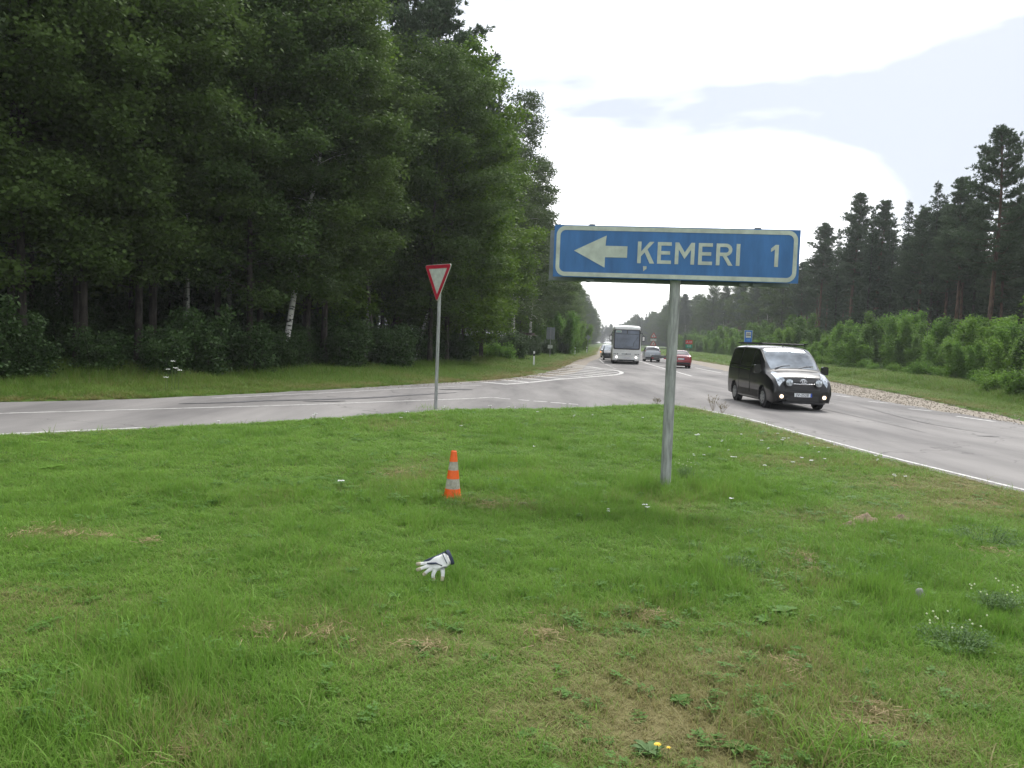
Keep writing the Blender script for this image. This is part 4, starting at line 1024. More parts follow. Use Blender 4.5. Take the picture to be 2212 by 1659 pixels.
def letter(ch, x, h=0.264, z0=-0.128):
    t_ = 0.044; polys = []
    def bar(a, b, w=t_):
        a = Vector(a); b = Vector(b); d = (b - a).normalized(); n_ = Vector((-d.y, d.x)) * w / 2
        polys.append([tuple(a + n_), tuple(a - n_), tuple(b - n_), tuple(b + n_)])
    def vstem(x0): polys.append([(x0, 0), (x0 + t_, 0), (x0 + t_, h), (x0, h)])
    w = 0.168
    if ch in 'EKRM': vstem(0)
    if ch == 'E':
        for zz in (0, h / 2 - t_ * .42, h - t_ * .95): polys.append([(t_, zz), (w - (.015 if 0 < zz < h * .7 else 0), zz), (w - (.015 if 0 < zz < h * .7 else 0), zz + t_ * .95), (t_, zz + t_ * .95)])
    if ch == 'K':
        w = 0.2; polys.append([(t_, .085), (t_, .145), (w - .055, h), (w, h)]); polys.append([(.072, .165), (.105, .200), (w + .008, 0), (w - .048, 0)])
        polys.append([(0.075, -.035), (.118, -.035), (.118, -.065), (.08, -.097)])
    if ch == 'M':
        w = 0.235; polys.append([(w - t_, 0), (w, 0), (w, h), (w - t_, h)])
        polys.append([(t_, h), (t_, h - .085), (w / 2, .065), (w / 2, .145)]); polys.append([(w - t_, h), (w / 2, .145), (w / 2, .065), (w - t_, h - .085)])
    if ch == 'R':
        w = 0.19; zt, zb_ = h, h * .43; rr = (zt - zb_) / 2; cx = w - rr
        out = [(t_, zt), (cx, zt)] + [(cx + rr * math.sin(a), zb_ + rr + rr * math.cos(a)) for a in np.linspace(0.2, math.pi - 0.2, 8)] + [(cx, zb_), (t_, zb_)]
        r2_ = rr - t_ * .95
        inn = [(t_, zb_ + t_ * .95), (cx, zb_ + t_ * .95)] + [(cx + r2_ * math.sin(a), zb_ + rr + r2_ * math.cos(a)) for a in np.linspace(math.pi - 0.2, 0.2, 8)] + [(cx, zt - t_ * .95), (t_, zt - t_ * .95)]
        polys.append(out + inn)
        polys.append([(.078, zb_), (.126, zb_), (w + .010, 0), (w - .042, 0)])
    if ch == 'I': w = t_; vstem(0)
    if ch == '1': w = 0.09; polys.append([(.046, 0), (.09, 0), (.09, h), (.052, h), (0, h - .045), (0, h - .088), (.046, h - .055)])
    mb = MB()
    for k_, p in enumerate(polys): mb.prism([(px_ + x + PX, pz_ + z0 + PZ) for px_, pz_ in p], 0.005 + 0.0004 * k_, Matrix.Translation((0, yf, 0)))
    return mb
for ch, x in (('K', -0.450), ('E', -0.208), ('M', 0.004), ('E', 0.285), ('R', 0.498), ('I', 0.736), ('1', 1.143)):
    o = letter(ch, x).build('letter', M_FACE, sg); 

# ------------------------------------------------------------------ give-way sign
xb, yb = at(939, 883)
gw = thing('give_way_sign', 'red and white triangular give-way sign on a tall grey post at the island edge', 'road sign', (xb, yb, 0), R(-47))
MB().tube([(0, 0.03, -0.2), (0.0, 0.03, 3.45)], 0.042, 14).build('post', M_ZINC, gw, True)
def tri(s_, r_, c=(0, 0)):
    pts = []
    h = s_ * math.sqrt(3) / 2; V3 = [(-s_ / 2, h / 3), (s_ / 2, h / 3), (0, -2 * h / 3)]
    for k in range(3):
        a, b_, c2 = Vector(V3[k - 1]), Vector(V3[k]), Vector(V3[(k + 1) % 3])
        u1, u2 = (a - b_).normalized(), (c2 - b_).normalized(); cc = b_ + (u1 + u2).normalized() * r_ * 2
        n1_, n2_ = b_ + u1 * r_ * math.sqrt(3), b_ + u2 * r_ * math.sqrt(3)
        a1 = math.atan2((n1_ - cc).y, (n1_ - cc).x); a2 = math.atan2((n2_ - cc).y, (n2_ - cc).x)
        while a2 - a1 > math.pi: a2 -= 2 * math.pi
        while a2 - a1 < -math.pi: a2 += 2 * math.pi
        for q in range(6): an = a1 + (a2 - a1) * q / 5; pts.append((cc.x + r_ * math.cos(an) + c[0], cc.y + r_ * math.sin(an) + c[1]))
    return pts
cz = (0.0, 3.27)
MB().prism(tri(1.08, 0.045, cz), 0.02, Matrix.Translation((0, -0.035, 0))).build('plate', M_SIGNWHITE, gw)
ring_mesh(tri(1.045, 0.04, cz), tri(0.74, 0.006, (cz[0], cz[1])), 0.006, -0.048).build('red_border', M_SIGNRED, gw)
MB().box((0.01, 0.01, 3.32), (0.14, 0.05, 0.04)).build('clamp', M_ALU, gw)

# ------------------------------------------------------------------ traffic cone
xb, yb = at(977, 1079)
tcone = thing('traffic_cone', 'orange traffic cone with two pale bands standing in the grass', 'traffic cone', (xb, yb, float(ground_z(np.array(xb), np.array(yb)))), R(14))
M_ORANGE = mat('cone_orange', (0.95, 0.135, 0.016), 0.45, var=0.12, scale=14)
M_BAND = mat('dirty_reflective_band', (0.40, 0.38, 0.31), 0.5, var=0.3, scale=22)
def cr_(z): return 0.030 + (0.52 - z) / 0.49 * 0.062
segs = [(0.03, 0.105, 'orange'), (0.105, 0.215, 'band'), (0.215, 0.31, 'orange'), (0.31, 0.405, 'band'), (0.405, 0.52, 'orange')]
for z0, z1, k in segs:
    e = 0.001 if k == 'orange' else 0.0
    pr = [(cr_(z0) + e, z0), (cr_(z1) + e, z1)]
    if z1 > 0.5: pr += [(0.024, 0.523), (0.020, 0.50), (0.018, 0.45)]
    MB().lathe(pr, 28).build('cone_body' if k == 'orange' else 'reflective_band', M_ORANGE if k == 'orange' else M_BAND, tcone, True)
bs = MB(); bs.prism(rrect(-.104, -.104, .104, .104, .03), 0.020, Matrix.Translation((0, 0, 0.006)) @ Matrix.Rotation(R(90), 4, 'X')); bs.lathe([(cr_(0.02) + .008, 0.012), (cr_(.03) + .004, 0.034)], 28)
bs.build('base', M_ORANGE, tcone)

# ------------------------------------------------------------------ work glove lying in the grass
xb, yb = at(943, 1262)
gl = thing('work_glove', 'white work glove with dark edges dropped in the grass in front of the cone', 'glove', (xb, yb, float(ground_z(np.array(xb), np.array(yb))) + 0.055), R(28))
M_GLOVE = mat('white_glove_leather', (0.72, 0.73, 0.71), 0.7, var=0.16, scale=16, bump=0.5)
M_GTIP = mat('grubby_fingertip', (0.42, 0.38, 0.27), 0.8, var=0.3, scale=30)
M_NAVY = mat('navy_glove_fabric', (0.035, 0.045, 0.08), 0.85, var=0.2, scale=30)
def skin(name, pts, edges, rad, m_, parent, flatz=1.0, sub=2):
    me = bpy.data.meshes.new(name); me.from_pydata(pts, edges, []); me.update()
    o = obj(name + '_tmp', me)
    md = o.modifiers.new('s', 'SKIN'); md.use_smooth_shade = True
    for v, r_ in zip(me.skin_vertices[0].data, rad): v.radius = r_ if hasattr(r_, '__len__') else (r_, r_)
    me.skin_vertices[0].data[0].use_root = True
    o.modifiers.new('b', 'SUBSURF').levels = sub
    dg = bpy.context.evaluated_depsgraph_get(); em = bpy.data.meshes.new_from_object(o.evaluated_get(dg))
    bpy.data.objects.remove(o)
    if flatz != 1.0:
        for v in em.vertices: v.co.z *= flatz
    em.materials.clear(); em.materials.append(m_); em.name = name
    return obj(name, em, parent)
tt, aa = R(52), R(27)
e1, e2 = Vector((1, 0, 0)), Vector((0, math.cos(tt), math.sin(tt)))
gx_, gy_ = e1 * math.cos(aa) + e2 * math.sin(aa), -e1 * math.sin(aa) + e2 * math.cos(aa)
mg = Matrix((gx_, gy_, gx_.cross(gy_))).transposed().to_4x4(); mg.translation = (xb, yb, float(ground_z(np.array(xb), np.array(yb))) + 0.140)
gl.matrix_world = mg @ Matrix.Scale(1.12, 4)
# fingers point to -x, cuff to +x
pts = [(0.0, 0, 0), (0.045, 0.0, 0.004), (0.09, 0.004, 0.008), (-0.04, 0.028, 0.003), (-0.075, 0.036, 0.002), (-0.115, 0.052, -0.006), (-0.042, 0.006, 0.008), (-0.085, 0.010, 0.006), (-0.128, 0.016, -0.008), (-0.038, -0.016, 0.008), (-0.078, -0.022, 0.002), (-0.105, -0.030, -0.012), (-0.03, -0.034, 0.0), (-0.055, -0.060, -0.004), (-0.062, -0.088, -0.016), (0.02, -0.03, 0.0), (0.01, -0.072, -0.010), (-0.012, -0.108, -0.022)]
ed = [(0, 1), (1, 2), (0, 3), (3, 4), (4, 5), (0, 6), (6, 7), (7, 8), (0, 9), (9, 10), (10, 11), (0, 12), (12, 13), (13, 14), (0, 15), (15, 16), (16, 17)]
rad = [0.040, 0.048, 0.052] + [0.017, 0.0125, 0.011] * 4 + [0.02, 0.014, 0.013]
skin('glove_body', pts, ed, rad, M_GLOVE, gl, 0.62)
for a, b_ in ((4, 5), (7, 8), (10, 11), (13, 14), (16, 17)):
    A_, B_ = Vector(pts[a]), Vector(pts[b_]); A_ = A_.lerp(B_, 0.55); B_ = B_ + (B_ - A_) * 0.45
    for q in (A_, B_): q.z *= 0.62
    MB().tube([A_, A_.lerp(B_, .5), B_, B_ + (B_ - A_) * .12], [0.0125, 0.013, 0.0105, 0.004], 10).build('fingertip', M_GTIP, gl, True)
cu = MB(); n = 20
for k, (xx, ry, rz) in enumerate(((0.080, .051, .0325), (0.096, .054, .035), (0.103, .050, .031), (0.094, .040, .024))):
    cu.v += [(xx, .004 + ry * math.cos(2 * math.pi * q / n), 0.006 + rz * math.sin(2 * math.pi * q / n)) for q in range(n)]
cu.f = [(k * n + q, k * n + (q + 1) % n, (k + 1) * n + (q + 1) % n, (k + 1) * n + q) for k in range(3) for q in range(n)]
cu.build('cuff_trim', M_NAVY, gl, True)
MB().tube([(0.075, 0.046, 0.004), (0.02, 0.040, 0.004), (-0.04, 0.044, 0.008), (-0.075, 0.050, 0.002)], [0.012, 0.014, 0.010, 0.005], 8).build('side_panel', M_NAVY, gl, True)
MB().tube([(0.02, -0.035, 0.024), (-0.01, -0.004, 0.027), (-0.035, 0.008, 0.021), (-0.06, 0.025, 0.012)], [0.004, 0.006, 0.007, 0.004], 6).build('seam_stripe', M_NAVY, gl, True)
MB().tube([(0.055, 0.040, 0.026), (0.052, 0.0, 0.037), (0.055, -0.036, 0.026)], 0.0028, 6).build('cuff_seam', M_NAVY, gl, True)

# ------------------------------------------------------------------ vehicles
def catmull(A_, t_):
    n_ = len(A_); t_ = min(max(t_, 0.0), n_ - 1.0001); i_ = int(t_); f = t_ - i_
    p0, p1, p2, p3 = A_[max(i_ - 1, 0)], A_[i_], A_[i_ + 1], A_[min(i_ + 2, n_ - 1)]
    return 0.5 * ((2 * p1) + (-p0 + p2) * f + (2 * p0 - 5 * p1 + 4 * p2 - p3) * f * f + (-p0 + 3 * p1 - 3 * p2 + p3) * f ** 3)
class Loft:
    """car body: stations nose to tail, each (x, z_bottom, half-width bottom, z_mid, w_mid, z_belt, w_belt, z_edge, w_edge, z_top)"""
    def __init__(s, st, smooth=True):
        s.xs = [q[0] for q in st]
        s.S = [np.array([[q[0], q[2], q[1]], [q[0], q[4], q[3]], [q[0], q[6], q[5]], [q[0], q[8], q[7]], [q[0], q[8] * .55, q[7] + (q[9] - q[7]) * .8], [q[0], 0, q[9]]]) for q in st]
    def sx(s, x):
        for i_ in range(len(s.xs) - 1):
            if s.xs[i_] >= x >= s.xs[i_ + 1]: return i_ + (s.xs[i_] - x) / (s.xs[i_] - s.xs[i_ + 1])
        return 0.0 if x > s.xs[0] else len(s.xs) - 1.0
    def P(s, sv, tv, side=1):
        sec = catmull(s.S, sv)
        # linear in t near the belt and roof edge keeps the creases
        i_ = min(int(tv), 4); f = tv - i_
        p0, p1, p2, p3 = sec[max(i_ - 1, 0)], sec[i_], sec[i_ + 1], sec[min(i_ + 2, 5)] if i_ < 4 else np.array([sec[5][0], -sec[4][1], sec[4][2]])
        q = 0.5 * ((2 * p1) + (-p0 + p2) * f + (2 * p0 - 5 * p1 + 4 * p2 - p3) * f * f + (-p0 + 3 * p1 - 3 * p2 + p3) * f ** 3)
        q = 0.45 * q + 0.55 * (p1 * (1 - f) + p2 * f)
        return Vector((q[0], q[1] * side, q[2]))
    def body(s, ns=54, nt=20):
        mb = MB(); rows = []
        svs = np.linspace(0, len(s.xs) - 1, ns)
        for sv in svs:
            row = [s.P(sv, 5 * k / nt, 1) for k in range(nt + 1)] + [s.P(sv, 5 * k / nt, -1) for k in range(nt - 1, -1, -1)]
            rows.append(row)
        w = len(rows[0]); mb.v = [tuple(p) for row in rows for p in row]
        for i_ in range(ns - 1):
            for k in range(w):
                k2 = (k + 1) % w; mb.f.append((i_ * w + k, i_ * w + k2, (i_ + 1) * w + k2, (i_ + 1) * w + k))
        mb.f.append(tuple(range(w))[::-1]); mb.f.append(tuple((ns - 1) * w + k for k in range(w)))
        return mb
    def normal(s, sv, tv, side):
        e = 0.03
        a = s.P(min(sv + e, len(s.xs) - 1), tv, side) - s.P(max(sv - e, 0), tv, side); b_ = s.P(sv, min(tv + e, 5), side) - s.P(sv, max(tv - e, 0), side)
        n_ = a.cross(b_); n_ = n_.normalized() if n_.length > 1e-9 else Vector((0, 0, 1))
        c = s.P(sv, tv, side) - Vector((s.P(sv, 5, 1).x, 0, s.P(sv, 1, 1).z + .1))
        return n_ if n_.dot(c) > 0 else -n_
    def patch(s, corners, off=0.006, side=1, nu=8, nv=8, both=False):
        """raised panel on the body; corners (x, t): front-low, rear-low, rear-high, front-high"""
        mb = MB(); sides = (1, -1) if both else (side,)
        c = [(s.sx(x), t_) for x, t_ in corners]
        def bil(u, v):
            a = (c[0][0] * (1 - u) + c[1][0] * u, c[0][1] * (1 - u) + c[1][1] * u); b_ = (c[3][0] * (1 - u) + c[2][0] * u, c[3][1] * (1 - u) + c[2][1] * u)
            return a[0] * (1 - v) + b_[0] * v, a[1] * (1 - v) + b_[1] * v
        grid = []
        if both:
            for i_ in range(nu + 1):
                row = []
                for k in range(nv + 1): sv, tv = bil(i_ / nu, k / nv); row.append(s.P(sv, tv, 1) + s.normal(sv, tv, 1) * off)
                for k in range(nv - 1, -1, -1): sv, tv = bil(i_ / nu, k / nv); row.append(s.P(sv, tv, -1) + s.normal(sv, tv, -1) * off)
                grid.append(row)
        else:
            for i_ in range(nu + 1):
                grid.append([s.P(*bil(i_ / nu, k / nv), side) + s.normal(*bil(i_ / nu, k / nv), side) * off for k in range(nv + 1)])
        w = len(grid[0]); mb.v = [tuple(p) for row in grid for p in row]
        mb.f = [(i_ * w + k, i_ * w + k + 1, (i_ + 1) * w + k + 1, (i_ + 1) * w + k) for i_ in range(nu) for k in range(w - 1)]
        return mb
def cut_arches(o, wheels, r_, width=3.0):
    cb = MB()
    for x in wheels: cb.lathe([(r_, -width / 2), (r_, width / 2)], 28, (x, 0, 0), 'y')
    cme = cb.mesh('cut', M_BLACK); co = obj('cut', cme); co.location.z = WHEEL_R
    co.parent = None
    co.matrix_world = o.parent.matrix_world @ Matrix.Translation((0, 0, WHEEL_R)) if False else Matrix.Translation((0, 0, WHEEL_R))
    par = o.parent; o.parent = None
    bm_ = o.modifiers.new('b', 'BOOLEAN'); bm_.object = co; bm_.operation = 'DIFFERENCE'; bm_.solver = 'EXACT'
    bpy.context.view_layer.update()
    dg = bpy.context.evaluated_depsgraph_get(); em = bpy.data.meshes.new_from_object(o.evaluated_get(dg))
    o.modifiers.clear(); em.name = o.data.name; o.data = em; o.parent = par
    bpy.data.objects.remove(co)
def autosmooth(o, ang=35):
    me = o.data; me.shade_smooth()
    bm = bmesh.new(); bm.from_mesh(me)
    for e in bm.edges:
        if len(e.link_faces) == 2 and e.calc_face_angle(0) > R(ang): e.smooth = False
    bm.to_mesh(me); bm.free()
WHEEL_R = 0.33
def wheel(parent, x, y, r_, w=0.21, covers=True):
    sgn = 1 if y > 0 else -1
    wd = MB().lathe([(r_ * .62, -w / 2), (r_ * .93, -w / 2), (r_, -w / 2 * .8), (r_, w / 2 * .8), (r_ * .93, w / 2), (r_ * .62, w / 2)], 28, (0, 0, 0), 'y').build('wheel', M_RUBBER, parent, True, (x, y, r_))
    rim = MB().lathe([(r_ * .60, 0), (r_ * .60, .012), (r_ * .3, .03), (r_ * .12, .035), (0.02, .03)] if sgn > 0 else [(r_ * .60, 0), (r_ * .60, -.012), (r_ * .3, -.03), (r_ * .12, -.035), (0.02, -.03)], 24, (0, sgn * w / 2, 0), 'y').build('rim', M_RIM, wd, True)
    if covers:
        mb = MB()
        for k in range(8):
            a = k * math.pi / 4; mb.box((math.cos(a) * r_ * .42, sgn * (w / 2 + .022), math.sin(a) * r_ * .42), (r_ * .16, 0.012, 0.02), Matrix.Rotation(-a, 3, 'Y'))
        mb.build('slot', M_BLACK, wd)
def underside(parent, x0, x1, hw, z0, z1): MB().box(((x0 + x1) / 2, 0, (z0 + z1) / 2), (abs(x1 - x0), hw * 2, z1 - z0)).build('underbody', M_BLACK, parent)
def plate(parent, x, z, facing=1, text=None, yaw=0.0):
    p = MB().box((0, 0, 0), (0.012, 0.52, 0.112)).build('number_plate', M_PLATE, parent, False, (x, 0, z))
    MB().box((facing * 0.007, facing * 0.24, 0), (0.004, 0.045, 0.108)).build('country_band', M_PLATEBLUE, p)
    if text: word(text, 0.085, p, 'plate_text', M_BLACK, (facing * 0.0085, 0.0 - facing * 0.02, 0), facing)
def word(txt, h, parent, name, m_, loc, facing):
    cu = bpy.data.curves.new(name, 'FONT'); cu.body = txt; cu.size = h * 1.38; cu.extrude = 0.001; cu.align_x = 'CENTER'; cu.align_y = 'CENTER'
    o = bpy.data.objects.new(name + '_t', cu); COL.objects.link(o); bpy.context.view_layer.update()
    me = bpy.data.meshes.new_from_object(o.evaluated_get(bpy.context.evaluated_depsgraph_get())); bpy.data.objects.remove(o)
    me.materials.clear(); me.materials.append(m_)
    q = obj(name, me, parent, loc); q.rotation_euler = (R(90), 0, R(90) if facing > 0 else R(-90))
    return q
def oval(parent, name, m_, x, y, z, ry, rz, th, tiltd=0, n=24, rot=0):
    pts = [(x, y + ry * math.cos(2 * math.pi * k / n), z + rz * math.sin(2 * math.pi * k / n)) for k in range(n + 1)]
    if tiltd: pts = [(p[0] - (p[2] - z) * math.tan(R(tiltd)), p[1], p[2]) for p in pts]
    return MB().tube(pts, th, 6, False).build(name, m_, parent, True)

# dark van
M_VAN = mat('van_paint_black', (0.008, 0.008, 0.009), 0.3, 0.0, var=0.2, scale=2, spec=0.35, coat=0.55)
M_VANDIRT = mat('van_sill_dusty', (0.032, 0.030, 0.028), 0.6, var=0.3, scale=4)
WHEEL_R = 0.325
van = thing('van', 'black van with round spotlights and lit fog lamps on the main road', 'van')
vl = Loft([(2.40, .36, .62, .50, .70, .60, .70, .64, .55, .66), (2.36, .27, .80, .50, .86, .70, .82, .80, .62, .84), (2.22, .24, .86, .55, .92, .86, .87, .97, .66, 1.01), (1.92, .25, .90, .60, .945, .99, .90, 1.09, .70, 1.13), (1.62, .25, .91, .62, .95, 1.07, .92, 1.17, .75, 1.22),
           (1.15, .25, .91, .62, .95, 1.11, .93, 1.48, .80, 1.53), (0.68, .25, .91, .62, .95, 1.13, .93, 1.76, .77, 1.83), (.25, .25, .91, .62, .95, 1.14, .935, 1.83, .76, 1.91), (-1.0, .25, .91, .62, .95, 1.16, .935, 1.85, .76, 1.94), (-2.1, .27, .91, .62, .94, 1.16, .925, 1.83, .75, 1.92), (-2.36, .30, .89, .62, .92, 1.14, .90, 1.72, .72, 1.84), (-2.42, .38, .84, .62, .87, 1.10, .86, 1.55, .68, 1.70)])
vb = vl.body(60, 20).build('body', M_VAN, van)
cut_arches(vb, (1.50, -1.50), 0.385); autosmooth(vb)
underside(van, 2.1, -2.2, 0.80, 0.20, 0.5)
for x in (1.50, -1.50):
    for y in (-.80, .80): wheel(van, x, y, WHEEL_R)
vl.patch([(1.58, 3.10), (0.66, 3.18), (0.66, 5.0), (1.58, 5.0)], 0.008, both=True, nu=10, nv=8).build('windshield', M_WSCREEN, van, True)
for sd_ in (1, -1):
    vl.patch([(1.30, 2.12), (0.30, 2.12), (0.30, 2.90), (0.78, 2.88)], 0.006, sd_).build('side_window', M_TINT, van, True)
    vl.patch([(0.22, 2.12), (-0.95, 2.12), (-0.95, 2.92), (0.22, 2.92)], 0.006, sd_).build('side_window', M_TINT, van, True)
    vl.patch([(-1.02, 2.12), (-2.20, 2.12), (-2.14, 2.92), (-1.02, 2.92)], 0.006, sd_).build('side_window', M_TINT, van, True)
    vl.patch([(0.20, 1.94), (-2.15, 1.94), (-2.15, 2.02), (0.20, 2.02)], 0.012, sd_, 8, 2).build('waist_rail', M_CHROME, van, True)
    vl.patch([(1.05, 0.15), (-1.05, 0.15), (-1.05, 0.75), (1.05, 0.75)], 0.012, sd_, 8, 3).build('sill', M_VANDIRT, van, True)
    vl.patch([(0.98, 1.28), (-1.0, 1.28), (-1.0, 1.42), (0.98, 1.42)], 0.018, sd_, 8, 2).build('door_rub_strip', M_BLACK, van, True)
    vl.patch([(2.372, 2.45), (1.86, 2.50), (1.72, 3.02), (2.30, 3.42)], 0.014, sd_, 6, 5).build('headlight', M_LAMP, van, True)
    m_ = MB(); m_.v = []
    mr_ = MB().prism(rrect(-.09, -.14, .10, .12, .05), .13).build('mirror', M_VAN, van, False, (1.28, sd_ * 1.06, 1.20)); mr_.rotation_euler.z = R(90)
    MB().tube([(1.30, sd_ * .90, 1.12), (1.28, sd_ * 1.0, 1.16)], 0.03, 8).build('mirror_arm', M_BLACK, van)
    MB().box((0.42, sd_ * .955, 1.0), (0.16, .03, .03)).build('door_handle', M_BLACK, van)
    MB().box((0.25, sd_ * .951, .8), (0.010, .012, .75)).build('door_gap', M_BLACK, van)
    MB().box((-0.98, sd_ * .949, .8), (0.010, .012, .75)).build('door_gap', M_BLACK, van)
    fl_ = MB().lathe([(.056, -.02), (.056, .012), (.02, .02)], 16, (0, 0, 0), 'x').build('fog_lamp', M_LIT, van, True, (2.425, sd_ * .64, .42))
    MB().lathe([(.10, -.03), (.10, .0), (.07, .002)], 16, (0, 0, 0), 'x').build('lamp_ring', M_BLACK, fl_, True)
    sp = MB().lathe([(.06, -.07), (.115, -.04), (.12, .02)], 20, (0, 0, 0), 'x').build('spotlight', M_BLACK, van, True, (2.46, sd_ * .44, .84))
    MB().lathe([(.108, 0.018), (.09, .032), (.03, .040), (.0, .041)], 20, (0, 0, 0), 'x').build('lens', M_LAMP, sp, True)
    MB().tube([(1.9, sd_ * .745, 1.19), (1.4, sd_ * .745, 1.20)], 0.001, 4).build('bonnet_gap', M_BLACK, van)
gr_ = MB()
for k in range(5): gr_.box((2.40 - .004 * k, 0, .62 - .045 * 0 + k * 0.035), (0.05, 0.98, .016))
vl.patch([(2.395, 4.05), (2.345, 3.2), (2.30, 3.55), (2.33, 5.0)], 0.004, both=False)  # (kept simple: the grille is built from its slats)
MB().box((2.37, 0, .70), (0.06, 1.02, .17), Matrix.Rotation(R(-12), 3, 'Y')).build('grille', M_BLACK, van)
for k in range(3):
    MB().box((2.404 - k * .011, 0, .65 + k * .045), (0.02, 0.98, .012), Matrix.Rotation(R(-12), 3, 'Y')).build('grille_slat', M_VANDIRT, van)
MB().tube([(2.37, -.50, .815), (2.385, -.25, .80), (2.39, 0, .795), (2.385, .25, .80), (2.37, .50, .815)], 0.016, 8).build('chrome_bar', M_CHROME, van, True)
MB().box((2.395, 0, .36), (0.05, 0.96, .17)).build('lower_grille', M_BLACK, van)
for k in range(4): MB().box((2.422, 0, .30 + k * .04), (0.01, 0.92, .008)).build('grille_slat', M_VANDIRT, van)
MB().box((2.40, 0, .24), (0.08, 1.2, .05)).build('bumper_lip', M_BLACK, van)
plate(van, 2.435, .475, 1, 'JV-2528')
lg = oval(van, 'emblem', M_CHROME, 2.405, 0, .875, .10, .068, .010, 12)
oval(lg, 'emblem_ring', M_CHROME, 2.405, 0, .875, .040, .062, .008, 12); oval(lg, 'emblem_ring', M_CHROME, 2.402, 0, .897, .066, .030, .008, 12)
for y0_ in (-.62, .10): MB().tube([(1.60, y0_ + .02, 1.235), (1.50, y0_ + .28, 1.305), (1.47, y0_ + .52, 1.325)], [.012, .010, .008], 6).build('wiper', M_BLACK, van)
vl.patch([(1.72, 3.15), (1.60, 3.15), (1.60, 5.0), (1.72, 5.0)], 0.005, both=True, nu=2).build('cowl', M_BLACK, van)
for x in (0.35, -1.6): MB().tube([(x, -.74, 1.92), (x, -.72, 1.985), (x, .72, 1.985), (x, .74, 1.92)], 0.022, 6).build('roof_bar', M_BLACK, van)
for sd_ in (1, -1): MB().box((-.65, sd_ * .73, 2.0), (2.5, .035, .03)).build('roof_rail', M_BLACK, van)
MB().tube([(0.45, 0, 1.90), (0.40, 0, 2.0)], [.02, .008], 6).build('aerial', M_BLACK, van)
MB().box((1.475, .58, 1.30), (0.02, 0.09, .05), Matrix.Rotation(R(-50), 3, 'Y')).build('toll_sticker', M_SIGNWHITE, van)

def place(root, x, y, heading, s_=1.0):
    """heading: direction the nose points, clockwise from +Y"""
    root.location = (x, y, 0); root.rotation_euler = (0, 0, math.pi / 2 - heading); root.scale = (s_, s_, s_)
# front axle centre near (8.6, 25.0); the van comes towards the camera
hd = R(180 - 1.0)
fx, fy = 8.66, 25.3
place(van, fx - math.sin(hd) * 1.5, fy - math.cos(hd) * 1.5, hd)

# generic saloon / estate lofts
def car(name, label, cat, paint, st, win, wheels, wr, rear=None, front=None):
    global WHEEL_R
    WHEEL_R = wr
    t_ = thing(name, label, cat)
    lf = Loft(st); b_ = lf.body(46, 16).build('body', paint, t_); cut_arches(b_, wheels, wr * 1.17); autosmooth(b_)
    underside(t_, wheels[0] + .5, wheels[1] - .5, .68, .18, .42)
    for x in wheels:
        for y in (-.74, .74): wheel(t_, x, y, wr, .2, False)
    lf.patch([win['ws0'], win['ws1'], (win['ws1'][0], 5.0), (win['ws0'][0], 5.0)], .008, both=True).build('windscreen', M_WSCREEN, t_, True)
    lf.patch([win['rw1'], win['rw0'], (win['rw0'][0], 5.0), (win['rw1'][0], 5.0)], .008, both=True).build('rear_window', M_GLASS, t_, True)
    for sd_ in (1, -1):
        for c in win['side']: lf.patch(c, .006, sd_).build('side_window', M_TINT, t_, True)
        MB().box((wheels[0] - .75, sd_ * .96, .98), (.12, .2, .13)).build('mirror', paint, t_)
        MB().box((win['mid'], sd_ * .905, .65), (0.010, .02, .55)).build('door_gap', M_BLACK, t_)
    return t_, lf
SAL = [(2.28, .30, .55, .42, .66, .54, .64, .60, .50, .62), (2.20, .22, .72, .45, .80, .62, .76, .68, .60, .70), (1.95, .20, .80, .48, .88, .72, .82, .77, .66, .80), (1.4, .20, .82, .50, .90, .82, .86, .88, .72, .92), (1.0, .20, .83, .52, .90, .88, .87, .95, .74, .99), (0.55, .20, .83, .52, .90, .90, .88, 1.22, .68, 1.26), (.15, .20, .83, .52, .90, .91, .88, 1.37, .60, 1.42),
       (-.5, .20, .83, .52, .90, .92, .88, 1.39, .59, 1.455), (-1.0, .20, .83, .54, .90, .94, .88, 1.34, .59, 1.40), (-1.55, .20, .83, .55, .90, .98, .87, 1.14, .66, 1.19), (-1.95, .22, .82, .58, .89, .99, .84, 1.03, .72, 1.06), (-2.22, .26, .78, .60, .85, .95, .80, 1.00, .68, 1.02), (-2.30, .32, .70, .60, .78, .88, .72, .93, .60, .94)]
M_REDP = mat('car_paint_red', (0.27, 0.010, 0.018), 0.25, 0.2, var=0.08, coat=1.0)
red, rl_ = car('red_car', 'dark red saloon car driving away behind the sign post', 'car', M_REDP, SAL, dict(ws0=(1.02, 3.08), ws1=(.18, 3.12), rw0=(-1.02, 3.1), rw1=(-1.78, 3.05), side=[[(.85, 2.15), (-.25, 2.15), (-.25, 2.88), (.25, 2.86)], [(-.32, 2.15), (-1.55, 2.15), (-1.05, 2.88), (-.32, 2.88)]], mid=-.3), (1.38, -1.36), .32)
for sd_ in (1, -1):
    MB().box((-2.25, sd_ * .60, .86), (.06, .34, .13)).build('tail_light', M_REDLAMP, red)
MB().tube([(-2.24, -.72, .955), (-2.30, -.3, .965), (-2.30, .3, .965), (-2.24, .72, .955)], .012, 6).build('boot_trim', M_CHROME, red, True)
MB().box((-2.29, 0, .40), (.10, 1.5, .16)).build('rear_bumper', M_BLACK, red)
plate(red, -2.325, .76, -1, None)
place(red, along(1480, 66.5), 66.5 + 2.2, math.atan(SL) + R(1))

